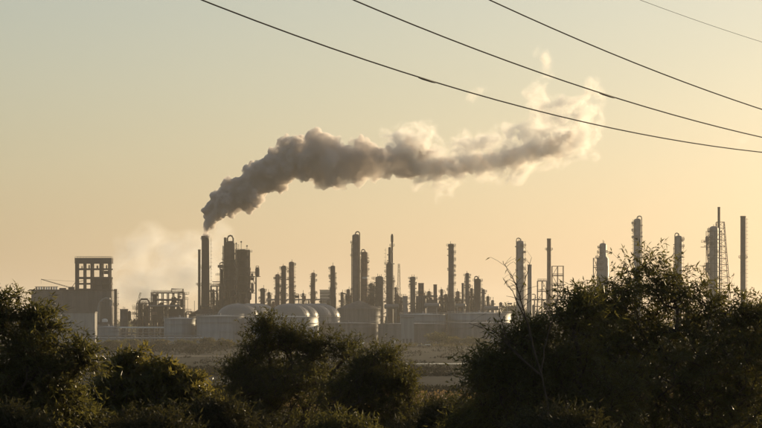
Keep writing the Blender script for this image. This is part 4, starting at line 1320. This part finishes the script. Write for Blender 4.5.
sapling('bare forked sapling branches poking up before the spreading tree', 549, 38.5, [
    [(549, 410), (541, 374), (534, 348), (528, 324), (521, 300), (517, 288), (512, 277), (506, 267), (503, 261)],
    [(536, 358), (530, 335), (525, 312), (520, 297), (525, 281), (530, 268), (532.5, 257)],
    [(527, 322), (518, 303), (513, 291), (507, 286), (503, 279)],
    [(541, 374), (545, 348), (551, 326), (556, 307), (560, 296)],
    [(541, 376), (516, 352), (503, 339), (493, 331), (481, 328), (469, 323)],
    [(538, 374), (512, 350), (506, 338), (502, 324), (498, 311)]], 0.016, 31)
# left tree
Y = 37
blobs = [B(32, 338, 42, 28, Y, 190), B(8, 320, 24, 20, Y, 70), B(68, 354, 26, 18, Y, 90), B(84, 360, 12, 8, Y, 26), B(18, 302, 8, 9, Y, 10), B(30, 372, 48, 34, Y, 300), B(12, 304, 7, 9, Y, 10), B(-2, 300, 10, 10, Y, 14), B(35, 318, 18, 12, Y, 40), B(20, 420, 70, 34, Y, 260), B(-40, 360, 45, 60, Y, 200), B(50, 400, 40, 40, Y, 160)]+sprigs([(6, 298), (20, 296), (45, 314), (62, 326)], Y)
tree('leafy_tree', 'bushy dark tree screening the foot of the bunker building', 'tree', 5, Y, blobs, LEAF_A, 23, (0.085, 0.022), 2, 11, 0.38, 0.35, spread=0.55, gap=(2.8, -0.02, zof(362, 37)))
# glossy shrub
Y = 44
blobs = [B(130, 385, 38, 24, Y, 220), B(165, 392, 40, 24, Y, 220), B(125, 364, 20, 16, Y, 80), B(160, 372, 28, 16, Y, 120), B(185, 382, 24, 16, Y, 90), B(138, 352, 6, 8, Y, 10), B(150, 415, 70, 26, Y, 260), B(100, 405, 35, 24, Y, 110), B(205, 410, 30, 24, Y, 110)]
tree('glossy_shrub', 'waxy-leaved shrub glinting between the bushy tree and the broad shrub', 'shrub', 145, Y, blobs, LEAF_C, 24, (0.095, 0.028), 2, 10, 0.34, 0.5, spread=0.6, gap=(2.8, -0.08, zof(395, 44)))
# broad centre shrub
Y = 52
blobs = [B(260, 350, 22, 20, Y, 130), B(266, 328, 13, 12, Y, 50), B(290, 340, 22, 18, Y, 120), B(314, 347, 27, 18, Y, 160), B(240, 368, 22, 18, Y, 90), B(285, 382, 62, 36, Y, 480), B(255, 400, 40, 34, Y, 200), B(345, 350, 24, 14, Y, 110), B(300, 425, 90, 30, Y, 260)]+sprigs([(255, 330), (268, 322), (282, 328), (302, 332), (330, 338), (238, 350)], Y)
tree('broad_shrub', 'broad dark fine-leaved shrub with a small raised top spray', 'shrub', 290, Y, blobs, LEAF_B, 25, (0.07, 0.019), 2, 11, 0.36, 0.12, spread=0.55, gap=(2.6, -0.05, zof(368, 52)))
blobs = [B(375, 372, 42, 24, 50, 330), B(372, 356, 34, 14, 50, 130), B(398, 385, 26, 24, 50, 160), B(350, 395, 45, 30, 50, 240), B(390, 415, 45, 28, 50, 220)]
tree('broad_shrub', 'rounded dark fine-leaved shrub pressed against the broad shrub', 'shrub', 376, 50, blobs, LEAF_B, 26, (0.07, 0.019), 2, 11, 0.34, 0.12, spread=0.55, gap=(2.6, -0.06, zof(378, 50)))
# low scrub along the foot of the slope
low = [(30, 415, 34, 30, 41), (98, 414, 34, 24, 47), (222, 402, 34, 28, 56), (436, 409, 26, 20, 60), (466, 410, 30, 22, 55), (490, 412, 30, 22, 50), (240, 425, 44, 26, 47), (345, 428, 40, 22, 45), (420, 430, 40, 20, 48), (560, 428, 50, 26, 37), (74, 418, 28, 22, 39), (215, 412, 34, 24, 42), (448, 416, 34, 20, 44), (480, 420, 34, 22, 41), (10, 425, 40, 24, 34), (150, 428, 50, 22, 38)]
where = ['under the bushy tree', 'between the bushy tree and the glossy shrub', 'behind the glossy shrub', 'beside the rounded shrub, set well back', 'in the gap before the dry grass field', 'under the bare sapling', 'at the foot of the broad shrub', 'where the broad and rounded shrubs meet', 'at the foot of the rounded shrub', 'under the spreading tree', 'leaning on the trunk side of the bushy tree', 'closing the gap between glossy and broad shrubs', 'closing the gap between rounded shrub and spreading tree', 'sprawling below the drooping sapling branch', 'at the very foot of the bushy tree', 'at the foot of the glossy shrub']
for i, (u, v, ru, rv, Y) in enumerate(low):
    tree('low_shrub', 'low ragged shrub '+where[i], 'shrub', u, Y, [B(u, v+6, ru, rv, Y, 190), B(u+ru*0.4, v+18, ru, rv, Y, 120), B(u-ru*0.4, v+18, ru, rv, Y, 120)], (LEAF_F, LEAF_B, LEAF_F)[i % 3], 40+i, (0.085, 0.022), 2, 10, 0.36, 0.2, spread=0.6, group='low shrubs along the foot of the slope', fork=0.6)

# ---- scrub belts, field bushes and far trees
def clumps_mesh(name, centers, size, height, nleaf, leaf, rg, m, flat=1.0):
    n = len(centers)
    d = unit(rg.normal(size=(n, nleaf, 3))); d[..., 2] = np.abs(d[..., 2])
    rad = (rg.uniform(0.2, 1, (n, nleaf, 1))**0.5)
    sz = size*rg.uniform(0.6, 1.4, (n, 1, 1)); ht = height*rg.uniform(0.5, 1.5, (n, 1, 1))
    pos = centers[:, None, :]+d*rad*np.concatenate([sz, sz, ht], -1)
    ld = d+rg.normal(size=d.shape)*0.8
    return leaves_mesh(name, pos.reshape(-1, 3), ld.reshape(-1, 3), leaf, leaf*0.6, rg, m=m)
def belt(name, label, y0, y1, x0, x1, n, size, height, nleaf, leaf, m, seed, wob=6):
    rg = np.random.default_rng(seed)
    x = rg.uniform(x0, x1, n); y = rg.uniform(y0, y1, n)
    y += np.array([wob*mnoise.noise(Vector((a*0.02, seed, 0))) for a in x])
    keep = np.array([mnoise.noise(Vector((a*0.03, b*0.02, seed*1.7))) > -0.28 for a, b in zip(x, y)])
    c = np.stack([x, y, np.zeros(n)], 1)[keep]
    o = bpy.data.objects.new(name, clumps_mesh(name, c, size, height, nleaf, leaf, rg, m)); C.objects.link(o)
    return tag(o, label, 'scrub', None, 'stuff')
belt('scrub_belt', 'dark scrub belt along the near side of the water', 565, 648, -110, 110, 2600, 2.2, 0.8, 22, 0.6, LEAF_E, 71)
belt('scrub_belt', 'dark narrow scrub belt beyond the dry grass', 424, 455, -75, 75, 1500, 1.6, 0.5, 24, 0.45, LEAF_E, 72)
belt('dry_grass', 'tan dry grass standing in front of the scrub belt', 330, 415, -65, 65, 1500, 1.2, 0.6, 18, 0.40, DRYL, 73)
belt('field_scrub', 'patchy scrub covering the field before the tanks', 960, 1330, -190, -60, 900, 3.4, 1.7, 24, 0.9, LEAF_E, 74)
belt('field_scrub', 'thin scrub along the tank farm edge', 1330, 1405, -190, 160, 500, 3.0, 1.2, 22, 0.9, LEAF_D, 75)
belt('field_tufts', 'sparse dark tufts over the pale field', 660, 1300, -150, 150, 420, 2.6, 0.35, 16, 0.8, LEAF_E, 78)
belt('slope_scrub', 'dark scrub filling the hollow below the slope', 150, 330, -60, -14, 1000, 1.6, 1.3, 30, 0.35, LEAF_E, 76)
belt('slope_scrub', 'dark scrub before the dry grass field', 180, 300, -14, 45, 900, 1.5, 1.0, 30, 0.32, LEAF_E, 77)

def bush(name, label, cat, u, Y, r, h, n, leaf, m, seed, group=None, trunk_h=None):
    rg = np.random.default_rng(seed)
    root = thing(name, label, cat, ((u-381)/F*Y, Y, ground_z(Y)), group)
    th = trunk_h if trunk_h else h*0.35
    k = 26
    c = unit(rg.normal(size=(k, 3)))*rg.uniform(0.2, 0.8, (k, 1))*np.array([r, r, h*0.45]); c[:, 2] += h*0.55
    V = clumps_mesh('crown', c, r*0.38, h*0.22, n//k, leaf, rg, m)
    o = bpy.data.objects.new('crown', V); C.objects.link(o); o.parent = root
    q = MB()
    q.tube([(0, 0, -0.1), (0.1, 0, th), (0.0, 0.1, h*0.7)], [0.05*h*0.5, 0.04*h*0.5, 0.012*h], 6)
    for j in range(5):
        q.tube([(0.05, 0, th*0.9), tuple(c[j])], [0.02*h*0.5, 0.006*h], 5)
    q.build('trunk', BARK, root)
    return root
bushes = [(437, 1320, 9.0, 6.2, 'rounded dark field bush before the longest white-rimmed tank'), (452, 1335, 6.5, 4.2, 'smaller field bush tucked against the rounded one'), (474, 1340, 8, 4.0, 'low field bush nearest the leafy trees, under the low brown tank'),
          (206, 1310, 6, 4.2, 'field bush before the bright-rimmed flat tank'), (186, 1290, 5.5, 3.2, 'low field bush before the smaller flat tank'), (160, 1300, 6.5, 3.0, 'low wide field bush before the low white pipe rack'),
          (131, 1280, 5, 3.2, 'small field bush below the squat dark vessel'), (226, 1180, 5, 4.0, 'field bush by the gravel track, beside the broad shrub'), (112, 1200, 6.0, 3.6, 'field bush below the small low pale tank')]
for i, (u, Y, r, h, lab) in enumerate(bushes):
    bush('field_bush', lab, 'bush', u, Y, r, h, 1500, 0.75, LEAF_D if i % 2 else LEAF_B, 90+i, 'bushes on the field before the tanks')
far = [(498, 1750, 7, 16), (505, 1760, 9, 19), (513, 1745, 9, 22), (524, 1760, 9, 20), (535, 1750, 8, 16), (570, 1770, 9, 18), (583, 1760, 9, 20), (620, 1750, 10, 22), (650, 1770, 9, 19), (690, 1760, 10, 21), (728, 1750, 9, 20), (756, 1760, 10, 21), (20, 1750, 10, 16), (5, 1760, 9, 15), (265, 1760, 9, 15)]
flab = ['smaller hazy far tree beside the small pointed vessel', 'hazy far tree behind the end of the white-rimmed tank', 'taller hazy far tree at the foot of the thick pale column'] + ['hazy far tree behind '+w for w in ('the plain grey stack', 'the low scaffold frame', 'the gap past the tall scaffold', 'the narrow pipe frame', 'the pale stepped column', 'the tallest pale column above the tree', 'the big dark tree, between two pale columns', 'the derrick', 'the plain thick chimney', 'the bushy tree top', 'the bushy tree, deep in its leaves', 'the domed tanks')]
for i, (u, Y, r, h) in enumerate(far):
    bush('far_tree', flab[i], 'tree', u, Y, r, h, 1800, 1.5, LEAF_B, 130+i, 'trees behind the refinery', h*0.4)
rg = np.random.default_rng(200)
n = 2600
c = np.stack([rg.uniform(-700, 700, n), rg.uniform(2700, 2900, n), rg.uniform(0, 7, n)], 1)
o = bpy.data.objects.new('treeline', clumps_mesh('treeline', c, 9, 6, 22, 3.2, rg, LEAF_B)); C.objects.link(o)
tag(o, 'faint far wood along the skyline behind the refinery', 'wood', None, 'stuff')

# ------------------------------------------------------------------ overhead cables
def cable(label, pts, Y0, k, r, splice=None, ext=0.05, group='overhead power cables'):
    """pts: photo points; the cable hangs in a vertical plane Y = Y0 + k X"""
    uu = np.array([(p[0]-381)/F for p in pts]); ys_ = Y0/(1-k*uu)
    X = uu*ys_; Z = CH+(HZ-np.array([p[1] for p in pts]))/F*ys_
    co = np.polyfit(X, Z, 2)
    xs_ = np.linspace(X.min()-14, X.max()+22, 60)
    root = thing('power_cable', label, 'cable', (0, 0, 0), group)
    P3 = [(x, Y0+k*x, float(np.polyval(co, x))) for x in xs_]
    MB().tube(P3, r, 6).build('conductor', CABLE, root, True)
    if splice:
        u = (splice-381)/F; y = Y0/(1-k*u); x = u*y; d = 0.22
        a = [(x+d*t, Y0+k*(x+d*t), float(np.polyval(co, x+d*t))-0.012) for t in (-1, -0.6, 0.6, 1)]
        MB().tube(a, [r*1.0, r*1.6, r*1.6, r*1.0], 8).build('splice', CABLE, root, True)
    root_loc = P3[0]
    root.location = root_loc
    for ch in root.children:
        ch.matrix_parent_inverse.identity(); ch.location = (-root_loc[0], -root_loc[1], -root_loc[2])
cable('dark sagging overhead cable, lowest of the four, crossing the plume tip', [(207, 0), (310, 43.5), (424, 79), (520, 106), (610, 127), (690, 142), (762, 153)], 74, 1.5, 0.018, 427)
cable('dark sagging overhead cable, second lowest of the four', [(352, 0), (430, 31), (500, 58), (560, 78), (607, 97), (690, 119.5), (762, 137)], 68, 1.5, 0.017, 607)
cable('dark sagging overhead cable, third from the lowest', [(490, 0), (560, 32), (620, 57), (690, 84), (762, 109.5)], 62, 1.5, 0.0155)
cable('thin faint overhead cable, topmost of the four', [(640, 0), (690, 18), (730, 32), (762, 42)], 90, 1.5, 0.008)

# ------------------------------------------------------------------ haze
hm = bpy.data.materials.new('haze_air'); hm.use_nodes = True
t = hm.node_tree
t.nodes.remove(t.nodes['Principled BSDF'])
pv = t.nodes.new('ShaderNodeVolumePrincipled')
pv.inputs['Color'].default_value = (1.0, 0.96, 0.90, 1)
pv.inputs['Density'].default_value = 0.00007
pv.inputs['Anisotropy'].default_value = 0.4
t.links.new(pv.outputs[0], t.nodes['Material Output'].inputs['Volume'])
hm.cycles.homogeneous_volume = True
hz = MB().box((-8000, -400, -1.2), (8000, 15000, 178)).build('haze', hm)
tag(hz, 'warm evening haze lying over the refinery flats', 'haze', None, 'stuff')
